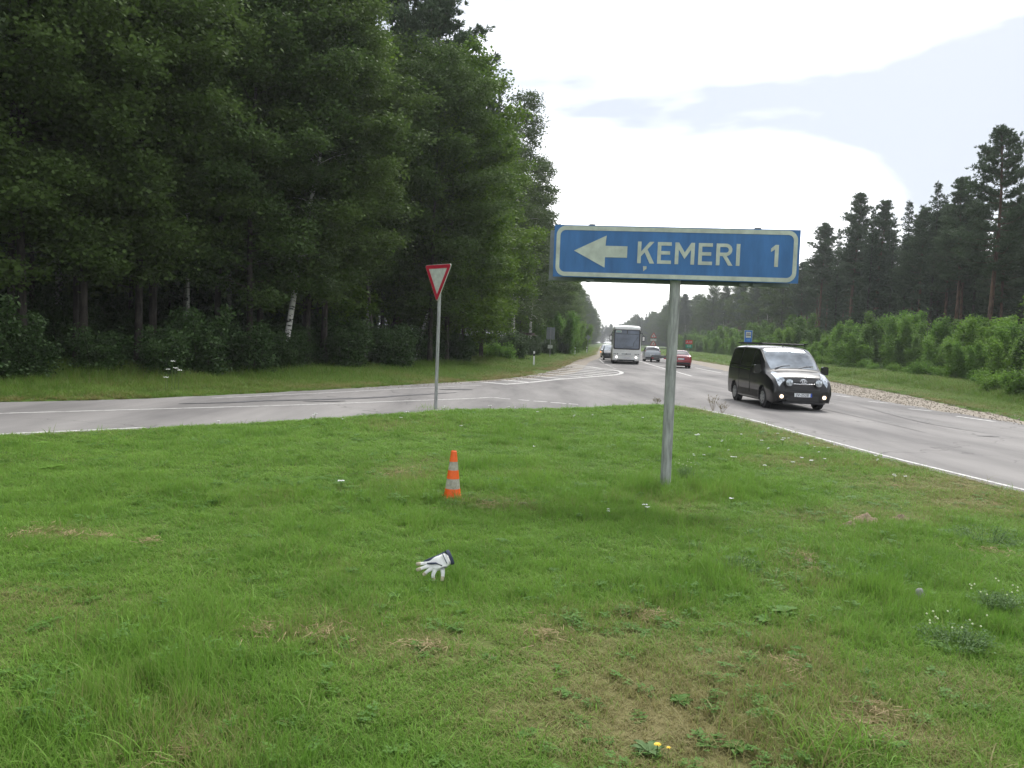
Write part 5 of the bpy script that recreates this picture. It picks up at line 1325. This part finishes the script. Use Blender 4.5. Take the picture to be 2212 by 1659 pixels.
M_SILVER = mat('car_paint_silver', (0.42, 0.44, 0.46), 0.3, 0.55, var=0.06, coat=0.6)
MPV = [(2.15, .32, .58, .45, .68, .60, .66, .66, .50, .68), (2.08, .24, .74, .48, .82, .70, .78, .78, .60, .80), (1.8, .22, .82, .50, .90, .82, .84, .90, .66, .93), (1.3, .22, .84, .52, .91, .94, .87, 1.02, .74, 1.06), (.85, .22, .84, .54, .92, .98, .89, 1.28, .74, 1.33), (.4, .22, .84, .54, .92, 1.0, .89, 1.50, .70, 1.56), (-.2, .22, .84, .54, .92, 1.0, .89, 1.56, .68, 1.64), (-1.6, .22, .84, .54, .92, 1.02, .89, 1.54, .68, 1.62), (-2.0, .24, .83, .56, .90, 1.02, .87, 1.36, .70, 1.44), (-2.16, .28, .80, .58, .87, 1.0, .84, 1.12, .74, 1.16), (-2.22, .36, .74, .58, .80, .90, .78, .98, .68, 1.0)]
mw = dict(ws0=(1.3, 3.08), ws1=(.42, 3.12), rw0=(-1.72, 3.16), rw1=(-2.12, 3.10), side=[[(1.0, 2.15), (-.1, 2.15), (-.1, 2.88), (.5, 2.86)], [(-.17, 2.15), (-1.2, 2.15), (-1.2, 2.88), (-.17, 2.88)], [(-1.27, 2.15), (-1.95, 2.15), (-1.80, 2.86), (-1.27, 2.88)]], mid=-.13)
sil, _ = car('silver_car', 'silver people carrier towing a low trailer, behind the white coach', 'car', M_SILVER, MPV, mw, (1.35, -1.32), .32)
for sd_ in (1, -1): MB().box((-2.10, sd_ * .76, 1.0), (.12, .12, .36)).build('tail_light', M_REDLAMP, sil)
MB().box((-2.21, 0, .42), (.10, 1.45, .12)).build('rear_bumper', M_BLACK, sil)
plate(sil, -2.255, .72, -1, None)
a_h = math.atan(SL)
sx_, sy_ = along(1408, 90), 90.0
place(sil, sx_, sy_, a_h)
trl = thing('trailer', 'empty low flatbed trailer with low grey side boards behind the silver car', 'trailer')
M_GREYP = mat('trailer_grey', (0.16, 0.17, 0.17), 0.6, 0.3, var=0.2)
MB().box((0, 0, .50), (2.6, 1.5, .06)).build('bed', M_GREYP, trl)
for sd_ in (1, -1):
    MB().box((0, sd_ * .74, .64), (2.6, .03, .24)).build('side_board', M_GREYP, trl)
    wheel(trl, 0, sd_ * .86, .28, .17, False); MB().tube([(-.36, sd_ * .86, .42), (-.2, sd_ * .86, .62), (.2, sd_ * .86, .62), (.36, sd_ * .86, .42)], [.02] * 4, 6).build('mudguard', M_BLACK, trl)
    MB().box((-1.33, sd_ * .62, .46), (.05, .22, .10)).build('tail_light', M_REDLAMP, trl)
MB().box((-1.30, 0, .64), (.03, 1.46, .24)).build('tail_board', M_GREYP, trl)
MB().tube([(2.5, 0, .45), (1.3, 0, .45)], .035, 6).build('drawbar', M_GREYP, trl)
place(trl, along(1426, 85.2), 85.2, a_h + R(7))

M_WHITEP = mat('car_paint_white', (0.72, 0.73, 0.74), 0.3, 0.0, var=0.04, coat=0.6)
wc, _ = car('white_car', 'white oncoming car with a lit amber indicator, behind the coach on its left', 'car', M_WHITEP, MPV, mw, (1.35, -1.32), .32)
for sd_ in (1, -1): MB().box((2.02, sd_ * .62, .72), (.10, .24, .14)).build('headlight', M_LAMP, wc)
MB().box((1.98, -.84, .70), (.16, .06, .16)).build('indicator', M_AMBER, wc)
MB().box((2.10, 0, .42), (.12, 1.5, .24)).build('bumper', M_BLACK, wc)
plate(wc, 2.17, .48, 1, None)
place(wc, along(1313, 104), 104.0, a_h + math.pi)
M_DARKP = mat('car_paint_dark', (0.02, 0.022, 0.028), 0.3, 0.2, coat=0.8)
dc, _ = car('dark_car', 'dark car almost wholly hidden behind the left side of the coach', 'car', M_DARKP, MPV, mw, (1.35, -1.32), .32)
for sd_ in (1, -1): MB().box((2.02, sd_ * .62, .72), (.10, .24, .14)).build('headlight', M_LAMP, dc)
place(dc, along(1324, 88), 89.5, a_h + math.pi)

# ------------------------------------------------------------------ coach
M_COACH = mat('coach_paint_white', (0.85, 0.86, 0.84), 0.35, 0.0, var=0.08, scale=1.2, coat=0.4)
M_COACHD = mat('coach_side_grey', (0.30, 0.30, 0.29), 0.5, 0.1, var=0.15, scale=1.0)
bus = thing('coach', 'white touring coach with lit headlights coming towards the junction', 'coach')
bl = Loft([(6.0, .42, 1.02, .75, 1.10, 1.25, 1.14, 3.02, 1.02, 3.16), (5.96, .34, 1.14, .75, 1.22, 1.28, 1.23, 3.14, 1.08, 3.28), (5.8, .30, 1.20, .75, 1.26, 1.30, 1.265, 3.26, 1.13, 3.40), (5.3, .30, 1.22, .75, 1.275, 1.32, 1.275, 3.32, 1.16, 3.46), (4.5, .30, 1.23, .75, 1.275, 1.35, 1.275, 3.30, 1.17, 3.44), (0, .30, 1.23, .75, 1.275, 1.4, 1.275, 3.28, 1.17, 3.42), (-5.5, .30, 1.23, .75, 1.275, 1.4, 1.275, 3.26, 1.16, 3.40), (-5.9, .32, 1.2, .75, 1.25, 1.4, 1.25, 3.15, 1.12, 3.30), (-6.0, .4, 1.12, .75, 1.16, 1.4, 1.16, 3.0, 1.04, 3.12)])
bb_ = bl.body(40, 20).build('body', M_COACH, bus); WHEEL_R = .5; cut_arches(bb_, (3.3, -2.9), .58); autosmooth(bb_)
underside(bus, 5.6, -5.8, 1.05, .25, .8)
for x in (3.3, -2.9):
    for y in (-1.10, 1.10): wheel(bus, x, y, .5, .28, False)
# front: built as upright pieces a touch proud of the nose
def front_panel(pts, name, m_, x=6.0, th=.02, tilt=0, par=None):
    mb = MB().prism(pts, th); mb.v = [(x - z * math.tan(R(tilt)) + y, xx, z) for xx, y, z in mb.v]
    return mb.build(name, m_, par or bus)
front_panel(rrect(-1.17, 1.30, 1.17, 3.08, .14), 'windscreen_surround', M_BLACK, 6.03, .05, 1.0)
front_panel(rrect(-1.06, 1.40, 1.06, 3.00, .10), 'windscreen', M_GLASSB, 6.065, .02, 1.0)
front_panel(rrect(-.03, 2.72, .04, 3.0, .01), 'wiper_pivot', M_BLACK, 6.085, .01, 1.0)
front_panel([(-1.0, 2.66), (1.0, 2.66), (1.0, 2.70), (-1.0, 2.70)], 'sun_band', M_BLACK, 6.080, .006, 1.0)
db = front_panel(rrect(-1.0, 2.80, -.50, 2.98, .02), 'destination_board', M_SIGNWHITE, 6.09, .02, 1.0)
front_panel([(-.93, 2.86), (-.58, 2.86), (-.58, 2.92), (-.93, 2.92)], 'board_lettering', mat('teal_print', (.08, .30, .33), .6), 6.103, .006, 1.0, db)
front_panel(rrect(-1.16, .42, 1.16, 1.34, .10), 'front_panel', M_COACH, 6.005, .03, 0)
front_panel([(-1.14, .74), (1.14, .74), (1.14, .75), (-1.14, .75)], 'panel_gap', M_BLACK, 6.027, .006, 0)
front_panel(rrect(-.42, .86, .42, .96, .03), 'grille_strip', M_SILVER, 6.03, .012, 0)
front_panel(rrect(-.08, .87, .08, .95, .03), 'badge', M_BLACK, 6.042, .012, 0)
front_panel(rrect(-.30, .50, .30, .62, .01), 'number_plate', M_PLATE, 6.035, .012, 0)
front_panel([(-.75, .30), (.75, .30), (.75, .40), (-.75, .40)], 'lower_grille', M_BLACK, 6.01, .04, 0)
for sd_ in (1, -1):
    for k in range(3): MB().lathe([(.045, -.01), (.045, .012), (.01, .016)], 12, (0, 0, 0), 'x').build('round_lamp', M_BLACK, bus, True, (6.03, sd_ * (.78 + .15 * k), .90))
    MB().lathe([(.095, -.02), (.095, .01), (.03, .03)], 16, (0, 0, 0), 'x').build('headlight', M_LITW, bus, True, (6.03, sd_ * .86, .62))
    MB().tube([(5.95, sd_ * 1.10, 2.75), (6.15, sd_ * 1.30, 2.80), (6.20, sd_ * 1.42, 2.55)], .035, 8).build('mirror_arm', M_BLACK, bus, True)
    mi = MB().prism(rrect(-.12, -.24, .12, .24, .04), .12).build('mirror', M_BLACK, bus, False, (6.20, sd_ * 1.44, 2.30)); mi.rotation_euler.z = R(90)
    MB().box((.062 if False else 0, -.066, 0), (.17, .012, .36)).build('mirror_shell', M_COACH, mi)
    mi.rotation_euler.z = R(90)
    # side glazing in bays
    x0 = 5.55
    for k, w in enumerate((1.2, 1.9, 1.9, 1.9, 1.9, 1.9)):
        bl.patch([(x0, 2.10), (x0 - w + .06, 2.10), (x0 - w + .06, 2.86), (x0, 2.86)], .008, sd_, 4, 5).build('side_window', M_TINT, bus, True); x0 -= w
    bl.patch([(5.2, .25), (4.0, .25), (4.0, 1.8), (5.2, 1.8)], .010, sd_, 4, 5).build('luggage_flap', M_COACHD, bus, True)
    bl.patch([(2.6, .25), (-2.1, .25), (-2.1, 1.8), (2.6, 1.8)], .010, sd_, 6, 5).build('luggage_flap', M_COACHD, bus, True)
for y0_ in (-.5, .55):
    MB().tube([(6.10, y0_, 1.50), (6.11, y0_ + .05, 1.9), (6.09, y0_ + .42, 2.45)] if y0_ > 0 else [(6.10, -.3, 1.50), (6.11, .1, 1.53), (6.10, .45, 1.52)], .014, 6).build('wiper', M_BLACK, bus)
MB().box((2.0, 0, 3.50), (2.2, 1.5, .16)).build('roof_hatch', M_COACHD, bus)
by_ = 73.0
place(bus, along(1354, by_) + math.sin(a_h) * 6, by_ + math.cos(a_h) * 6, a_h + math.pi)

# ------------------------------------------------------------------ roadside furniture
def post_sign(name, label, u, d, faces, top, wpole=.03, back=False, cat='road sign'):
    x = along(u, d); t_ = thing(name, label, cat, (x, d, float(ground_z(np.array(x), np.array(d)))), R(-4))
    MB().tube([(0, .04, -.2), (0, .04, top)], wpole, 8).build('post', M_ZINC, t_, True)
    for f in faces: f(t_)
    return t_
def flat(outline, m_, y, name, th=.015): return lambda par: MB().prism(outline, th, Matrix.Translation((0, y, 0))).build(name, m_, par)
M_BUSBLUE = mat('bus_stop_blue', (0.02, 0.15, 0.48), 0.5, var=.06)
M_GREENS = mat('sign_green', (0.01, 0.25, 0.15), 0.5)
M_REDS = mat('route_red', (0.5, 0.03, 0.03), 0.5)
def wordsign(txt, h, z, m_, y=-.03):
    def f(par):
        q = word(txt, h, par, 'lettering', m_, (0, y, z), 1); q.rotation_euler = (R(90), 0, 0); return q
    return f
post_sign('bus_stop_sign', 'blue bus stop sign with a white panel, showing above the black van', 1615, 62, [flat(rrect(-.30, 2.32, .30, 3.25, .03), M_SIGNWHITE, 0, 'rim'), flat(rrect(-.275, 2.345, .275, 3.225, .03), M_BUSBLUE, -.012, 'panel'), flat(rrect(-.19, 2.68, .19, 3.12, .02), M_SIGNWHITE, -.024, 'white_field'),
    flat(rrect(-.17, 2.84, .17, 2.90, .02), M_BLACK, -.034, 'bus_pictogram'), flat([(-.15, 2.94), (.15, 2.94), (.13, 3.04), (-.15, 3.04)], mat('pictogram_grey', (.25, .26, .28), .6), -.034, 'bus_pictogram_window'), flat([(-.13, 2.49), (.13, 2.49), (.13, 2.53), (-.13, 2.53)], mat('pale_blue_print', (.2, .38, .65), .6), -.024, 'lettering')], 3.2)
post_sign('route_number_sign', 'small red A10 plate above a green plate on a thin post', 1488, 88, [flat(rrect(-.36, 2.10, .36, 2.52, .03), M_REDS, 0, 'red_plate'), wordsign('A10', .26, 2.31, M_SIGNWHITE), flat(rrect(-.34, 1.68, .34, 2.06, .03), M_GREENS, 0, 'green_plate'), wordsign('E22', .2, 1.87, M_SIGNWHITE)], 2.5)
def warn(z0): return [flat([(x_, -z_ + z0) for x_, z_ in tri(.9, .03)], M_REDS, 0, 'triangle'), flat([(x_, -z_ + z0) for x_, z_ in tri(.62, .01)], M_SIGNWHITE, -.012, 'triangle_field'), flat([(-.05, z0 - .12), (.05, z0 - .12), (.03, z0 + .14), (-.03, z0 + .14)], M_BLACK, -.024, 'symbol')]
post_sign('warning_sign', 'red-edged triangular warning signs, two on one post beside the silver car', 1411, 118, warn(3.15) + [flat(rrect(-.42, 2.42, .42, 2.72, .02), M_SIGNWHITE, 0, 'lower_plate')] + warn(2.05) + [flat(rrect(-.2, 1.55, .2, 1.68, .02), M_SIGNWHITE, 0, 'small_plate')], 3.3)
post_sign('timetable_board', 'grey back of a tall notice board on a post near the bus shelter', 1189, 82, [flat(rrect(-.42, 1.95, -.02, 3.15, .02), M_ALU, 0, 'panel'), flat(rrect(.02, 1.95, .42, 3.15, .02), M_ALU, 0, 'panel'), flat(rrect(-.24, 1.05, -.02, 1.40, .01), M_SIGNWHITE, -.03, 'notice'), flat(rrect(.02, 1.05, .24, 1.40, .01), M_SIGNWHITE, -.03, 'notice')], 3.2, cat='notice board')
post_sign('far_sign', 'back of a small diamond-shaped sign far down the left verge', 1270, 132, [flat([(0, 2.15), (.45, 2.6), (0, 3.05), (-.45, 2.6)], M_ALU, 0, 'plate')], 2.9)
def delineator(u, v, label):
    x, y = at(u, v); x, y = (along(u, min(y, 135.0)), min(y, 135.0))
    t_ = thing('delineator_post', label, 'marker post', (x, y, 0.0), R(8), 'white marker posts along the left verge')
    MB().box((0, 0, .40), (.11, .06, 1.0)).build('post', M_COACH, t_); MB().box((0, 0, .81), (.114, .064, .17)).build('black_band', M_BLACK, t_); MB().prism([(-.055, .90), (.055, .90), (.055, 1.04), (-.02, 1.08), (-.055, 1.05)], .06).build('cap', M_COACH, t_)
delineator(1155, 792, 'white marker post with black band nearest the hatched island')
delineator(1268, 763, 'far white marker post beside the distant left road edge, next to the white car')
delineator(1243, 768, 'white marker post in the left verge between shelter and far marker post')
M_WOOD = mat('weathered_brown_wood', (.085, .060, .048), .85, var=.3, scale=4)
xs_, ys_ = along(1128, 89), 89.0
sh = thing('bus_shelter', 'open wooden bus shelter with a flat dark roof by the left wood', 'bus shelter', (xs_, ys_, 0), R(-12))
MB().box((0, 0, 2.48), (2.4, 1.6, .22)).build('roof', M_WOOD, sh); MB().box((.15, 0, 2.33), (2.75, 1.3, .05)).build('roof_board', mat('pale_board', (.30, .25, .19), .8), sh)
for x_, y_ in ((-.45, -.6), (-.40, .6), (.35, -.6), (.75, .5)): MB().box((x_, y_, 1.15), (.10, .10, 2.3)).build('post', M_WOOD if x_ > -.4 else M_ZINC, sh)
MB().box((0.1, .3, .45), (1.1, .35, .06)).build('bench', M_WOOD, sh)
xt, yt = along(1118, 86), 86.0
tb_ = thing('litter_bin', 'dark green litter bin on a white base beside the shelter', 'litter bin', (xt, yt, 0))
MB().lathe([(.22, .12), (.24, .9), (.20, .92)], 16).build('bin_body', mat('bin_green', (.02, .06, .035), .6), tb_, True); MB().lathe([(.36, 0), (.34, .12), (.2, .14)], 16).build('base', M_PETAL, tb_, True)

# ------------------------------------------------------------------ flowers, weeds, molehills, stone
def yarrow_proto(seed):
    random.seed(seed); mb = MB(); st = MB(); h = random.uniform(.09, .15); k_ = random.choice([1, 1, 2])
    for q in range(k_):
        cx, cy = random.uniform(-.02, .02), random.uniform(-.02, .02); hh = h * random.uniform(.8, 1)
        st.tube([(0, 0, 0), (cx * .6, cy * .6, hh * .6), (cx, cy, hh)], .0022, 5)
        for j in range(11):
            a, r_ = random.uniform(0, 6.28), .024 * math.sqrt(random.random()); c = (cx + math.cos(a) * r_, cy + math.sin(a) * r_, hh + random.uniform(-.002, .003))
            mb.lathe([(.002, -.003), (.0075, 0), (.0065, .003), (.001, .004)], 6, c)
    return st.mesh('stem', M_STEM), mb.mesh('flower_head', M_PETAL)
YP = [yarrow_proto(300 + k) for k in range(4)]
random.seed(12)
fl_px = [(1395, 1115), (1312, 1113), (737, 1050), (1579, 1088), (995, 918), (1113, 883), (1143, 884), (1386, 910), (1505, 948), (1500, 938), (1507, 943), (1600, 945), (1556, 1003), (1586, 995), (1520, 990), (1640, 1010), (1651, 1020), (1730, 996), (1740, 997), (1712, 997), (1750, 997), (1696, 950), (1705, 955), (1690, 960), (1722, 958), (1680, 940), (1768, 980), (1815, 985), (1760, 970), (1715, 940), (1697, 932), (1790, 968), (1833, 973), (1880, 995), (1890, 990), (1896, 998), (1950, 1038), (1958, 1040), (1932, 1036), (1085, 890), (1100, 880), (1060, 880), (1150, 905), (1152, 972), (740, 908), (755, 905), (680, 905), (470, 910), (1455, 985), (1497, 990), (1530, 973), (1835, 1010), (960, 880), (1160, 893), (1420, 1015), (880, 892), (1240, 905), (1200, 893), (1280, 902), (865, 905), (1330, 925), (1560, 960), (1575, 975), (1620, 965), (1660, 975), (1645, 955), (1735, 950), (1745, 963), (1780, 995), (1850, 985)]
for u, v in [p for k, p in enumerate(fl_px) if k < 4 or k % 3]:
    x, y = at(u, v + 6); z = float(ground_z(np.array(x), np.array(y)))
    t_ = thing('yarrow_flower', 'small flat white yarrow flower head standing in the island grass', 'flower', (x, y, z), random.uniform(0, 6.28), 'white yarrow flowers in the island grass'); s1 = random.uniform(.65, 1.15); t_.scale = (s1 * 1.1, s1 * 1.1, s1)
    a, b_ = random.choice(YP); obj('stem', a, t_); obj('flower_head', b_, t_)
# two yellow hawkweed flowers at the lower edge
for u, v, lab, s1 in ((1416, 1643, 'larger yellow dandelion-like flower at the bottom of the lawn', 1.15), (1441, 1640, 'smaller orange-yellow flower just right of the larger yellow one', .7)):
    x, y = at(u, v + 14); t_ = thing('yellow_flower', lab, 'flower', (x, y, float(ground_z(np.array(x), np.array(y))) + .02)); t_.scale = (s1, s1, s1)
    MB().tube([(0, 0, -.02), (.004, 0, .05)], .002, 5).build('stem', M_STEM, t_)
    mb = MB()
    for k in range(26):
        a = k * 2.399; r_ = .005 + .011 * (k / 26) ** .7; d = Vector((math.cos(a), math.sin(a), .35 - k / 60)); s = Vector((-math.sin(a), math.cos(a), 0)) * .0022; c = Vector((.004, 0, .05)) 
        mb.add([c - s, c + s, c + d * r_ + s, c + d * r_ - s], [(0, 1, 2, 3)])
    mb.build('petal_head', M_YELLOW, t_)
# rosettes and feathery weeds
def rosette(u, v, s1, label, mm, n=14, ln=.09):
    x, y = at(u, v); t_ = thing('rosette_plant', label, 'plant', (x, y, float(ground_z(np.array(x), np.array(y)))), random.uniform(0, 6), None)
    for k in range(n):
        a = k * 2.4 + random.uniform(-.2, .2); L_ = ln * s1 * random.uniform(.7, 1.15); el = random.uniform(.15, .75)
        mb = MB(); vs = []
        for q in range(6):
            f = q / 5; w = .018 * s1 * math.sin(math.pi * min(1, .08 + f * .92)) ** .7 * (1 + .35 * (q % 2)); p = Vector((math.cos(a) * L_ * f, math.sin(a) * L_ * f, .01 + L_ * (el * f - .55 * el * f * f * 1.3))); s = Vector((-math.sin(a), math.cos(a), 0)) * w
            vs += [p + s + Vector((0, 0, .004)), p - Vector((0, 0, .002)), p - s + Vector((0, 0, .004))]
        mb.add(vs, [(3 * q + c, 3 * q + c + 1, 3 * q + c + 4, 3 * q + c + 3) for q in range(5) for c in (0, 1)])
        mb.build('leaf', mm, t_)
rosette(1690, 1335, 1.15, 'broad dark green dandelion rosette in the right lawn', M_HERB, 20, .10)
rosette(1655, 1350, 1.0, 'small round-leaved rosette left of the big dark rosette', M_HERB)
rosette(1470, 1530, .8, 'yellow-green leafy rosette above the yellow flowers', M_HERB)
rosette(1400, 1640, .8, 'flat grey-green rosette at the foot of the yellow flowers', M_GREY_HERB)
rosette(1590, 1640, .8, 'leafy rosette in the lawn at the bottom right of the yellow flowers', M_HERB)
rosette(90, 960, 1.3, 'pale green leafy weed at the far left of the island', M_GRASS, 12, .12)
rosette(110, 1015, 1.3, 'taller pale green weed below the one at the far left of the island', M_GRASS, 14, .15)
def herb(u, v, rad_, h, label, seed, flower=False):
    r_ = np.random.default_rng(seed); x, y = at(u, v); t_ = thing('herb_clump', label, 'plant', (x, y, float(ground_z(np.array(x), np.array(y)))), 0)
    C = []; st = MB()
    for k in range(46):
        a, q = r_.uniform(0, 6.28), rad_ * math.sqrt(r_.uniform()); hh = h * (1.1 - .6 * (q / rad_) ** 2) * r_.uniform(.6, 1.1); p0 = Vector((math.cos(a) * q * .6, math.sin(a) * q * .6, 0)); p1 = Vector((math.cos(a) * q, math.sin(a) * q, hh))
        st.tube([p0, p1], [.002, .001], 3)
        for f in np.linspace(.2, 1, 9):
            c = p0.lerp(p1, f)
            for s_ in range(3): C.append((c.x + r_.normal() * .016, c.y + r_.normal() * .016, c.z + r_.normal() * .006))
    st.build('stems', M_STEM, t_); V, F_ = cards(np.array(C), .019, .5, .4, seed); obj('leaves', mesh_np('leaves', V, F_, M_GREY_HERB), t_)
    if flower:
        mb = MB()
        for k in range(13):
            a, q = r_.uniform(0, 6.28), rad_ * math.sqrt(r_.uniform()); mb.lathe([(.003, -.005), (.007, 0), (.003, .006)], 6, (math.cos(a) * q, math.sin(a) * q + rad_ * .3, h * r_.uniform(.9, 1.35)))
        mb.build('blossom', mat('cream_petals', (.62, .66, .42), .7), t_)
herb(2130, 1175, .34, .16, 'grey-green feathery herb clump at the right picture edge', 51)
herb(2065, 1405, .24, .13, 'grey-green herb clump with cream blossoms, lower right', 52, True)
herb(2150, 1330, .18, .12, 'small herb clump with cream blossoms right of the grey stone', 53, True)
herb(1600, 1235, .22, .10, 'low bluish-green clover clump in the lawn below the sign post', 54)
herb(1480, 1035, .16, .2, 'pale-flowered herb growing right beside the blue sign post', 55, True)
# dry dock stalks at the island tip
x, y = at(1545, 882)
for k, (u, v, hh, lab) in enumerate(((1540, 884, .45, 'clump of brown dry stalks at the tip of the island by the van'), (1560, 889, .3, 'shorter brown dry stalks just right of the tall dry clump'), (1418, 874, .25, 'dry grey stalks left of the blue sign post on the island edge'))):
    x, y = at(u, v + 3); t_ = thing('dry_stalks', lab, 'plant', (x, y, 0), 0)
    for q in range(9):
        a = random.uniform(0, 6.28); e = Vector((math.cos(a) * .16, math.sin(a) * .16, hh * random.uniform(.6, 1)))
        mb = MB().tube([(math.cos(a) * .02, math.sin(a) * .02, 0), e * .6, e], [.0035, .003, .002], 4)
        for w in range(5): f = random.uniform(.5, 1); mb.tube([e * f, e * f + Vector((random.uniform(-.05, .05), random.uniform(-.05, .05), .05))], [.006, .003], 4)
        mb.build('stalk', M_DRYSTEM, t_)
M_EARTH = mat('dry_earth', (.26, .20, .13), .95, var=.3, scale=25, bump=.8)
def mound(u, v, rx, ry, h, label):
    x, y = at(u, v); n1_, n2_ = 22, 9; vs = [(0, 0, h)]; fs = []
    for i_ in range(1, n2_ + 1):
        for k in range(n1_):
            a = 2 * math.pi * k / n1_; f = i_ / n2_; q = 1 + .25 * (float(vnoise(np.array(math.cos(a) * 2 + u), np.array(math.sin(a) * 2 + v), 3)) - .5)
            vs.append((math.cos(a) * rx * f * q, math.sin(a) * ry * f * q, h * math.exp(-(f * 1.7) ** 2) + (float(vnoise(np.array(math.cos(a) * f * 9 + u), np.array(math.sin(a) * f * 9 + v), 4)) - .5) * h * .5 - .012 * f))
    fs = [(0, 1 + k, 1 + (k + 1) % n1_) for k in range(n1_)] + [(1 + (i_ - 1) * n1_ + k, 1 + i_ * n1_ + k, 1 + i_ * n1_ + (k + 1) % n1_, 1 + (i_ - 1) * n1_ + (k + 1) % n1_) for i_ in range(1, n2_) for k in range(n1_)]
    o = MB().add(vs, fs).build('earth_mound', M_EARTH, None, True, (x, y, float(ground_z(np.array(x), np.array(y))) + .005)); tag(o, label, 'molehill')
mound(1868, 1132, .17, .13, .075, 'larger crumbly molehill in the right lawn')
mound(1835, 1140, .12, .08, .045, 'flat spread of earth just left of the larger molehill')
mound(1945, 1130, .14, .09, .055, 'smaller molehill right of the larger one')
mound(1740, 1222, .10, .08, .03, 'low patch of pale bare earth below the molehills')
mound(1132, 1095, .12, .08, .03, 'dark low molehill right of the traffic cone')
x, y = at(1985, 1303)
bm = bmesh.new(); bmesh.ops.create_icosphere(bm, subdivisions=3, radius=.045)
for v in bm.verts: v.co *= random.uniform(.97, 1.03); v.co.x *= .75; v.co.y *= .6
me = bpy.data.meshes.new('stone'); bm.to_mesh(me); bm.free(); me.materials.append(mat('grey_stone', (.30, .29, .30), .85, var=.15, scale=30)); me.shade_smooth()
tag(obj('stone', me, None, (x, y, float(ground_z(np.array(x), np.array(y))) + .045)), 'single small grey stone lying in the right lawn', 'stone')
# umbellifers flowering at the far verge on the left
for u, v, lab in ((361, 818, 'left of the white umbels'), (371, 806, 'top'), (377, 817, 'mid'), (385, 819, 'right'), (357, 828, 'low')):
    x, y = at(362 + (u - 362), 846); t_ = thing('wild_carrot', 'white umbel flower standing in the far verge at the edge of the dark wood', 'flower', (x, y, 0), 0, 'white umbel flowers in the left verge')
    hh = {'left of the white umbels': .62, 'top': .85, 'mid': .66, 'right': .6, 'low': .4}[lab]
    MB().tube([(0, 0, 0), (.02, 0, hh)], .006, 5).build('stem', M_STEM, t_)
    mb = MB()
    for j in range(14): a, q = random.uniform(0, 6.28), .06 * math.sqrt(random.random()); mb.lathe([(.004, -.008), (.018, 0), (.004, .008)], 6, (.02 + math.cos(a) * q, math.sin(a) * q, hh + random.uniform(-.01, .01)))
    mb.build('flower_head', M_PETAL, t_)

# ------------------------------------------------------------------ summer haze
hz = MB().box((60, 460, 18.5), (900, 1100, 43)).build('haze', None)
m, t, b = newmat('haze_air'); t.nodes.remove(b)
pv = N(t, 'ShaderNodeVolumePrincipled', Density=HAZE); pv.inputs['Color'].default_value = (0.93, 0.96, 1.0, 1); pv.inputs['Anisotropy'].default_value = 0.2
L(t, pv.outputs[0], [x for x in t.nodes if x.type == 'OUTPUT_MATERIAL'][0].inputs['Volume'])
hz.data.materials.append(m); tag(hz, 'thin pale haze over road and woods', 'haze', kind='stuff')
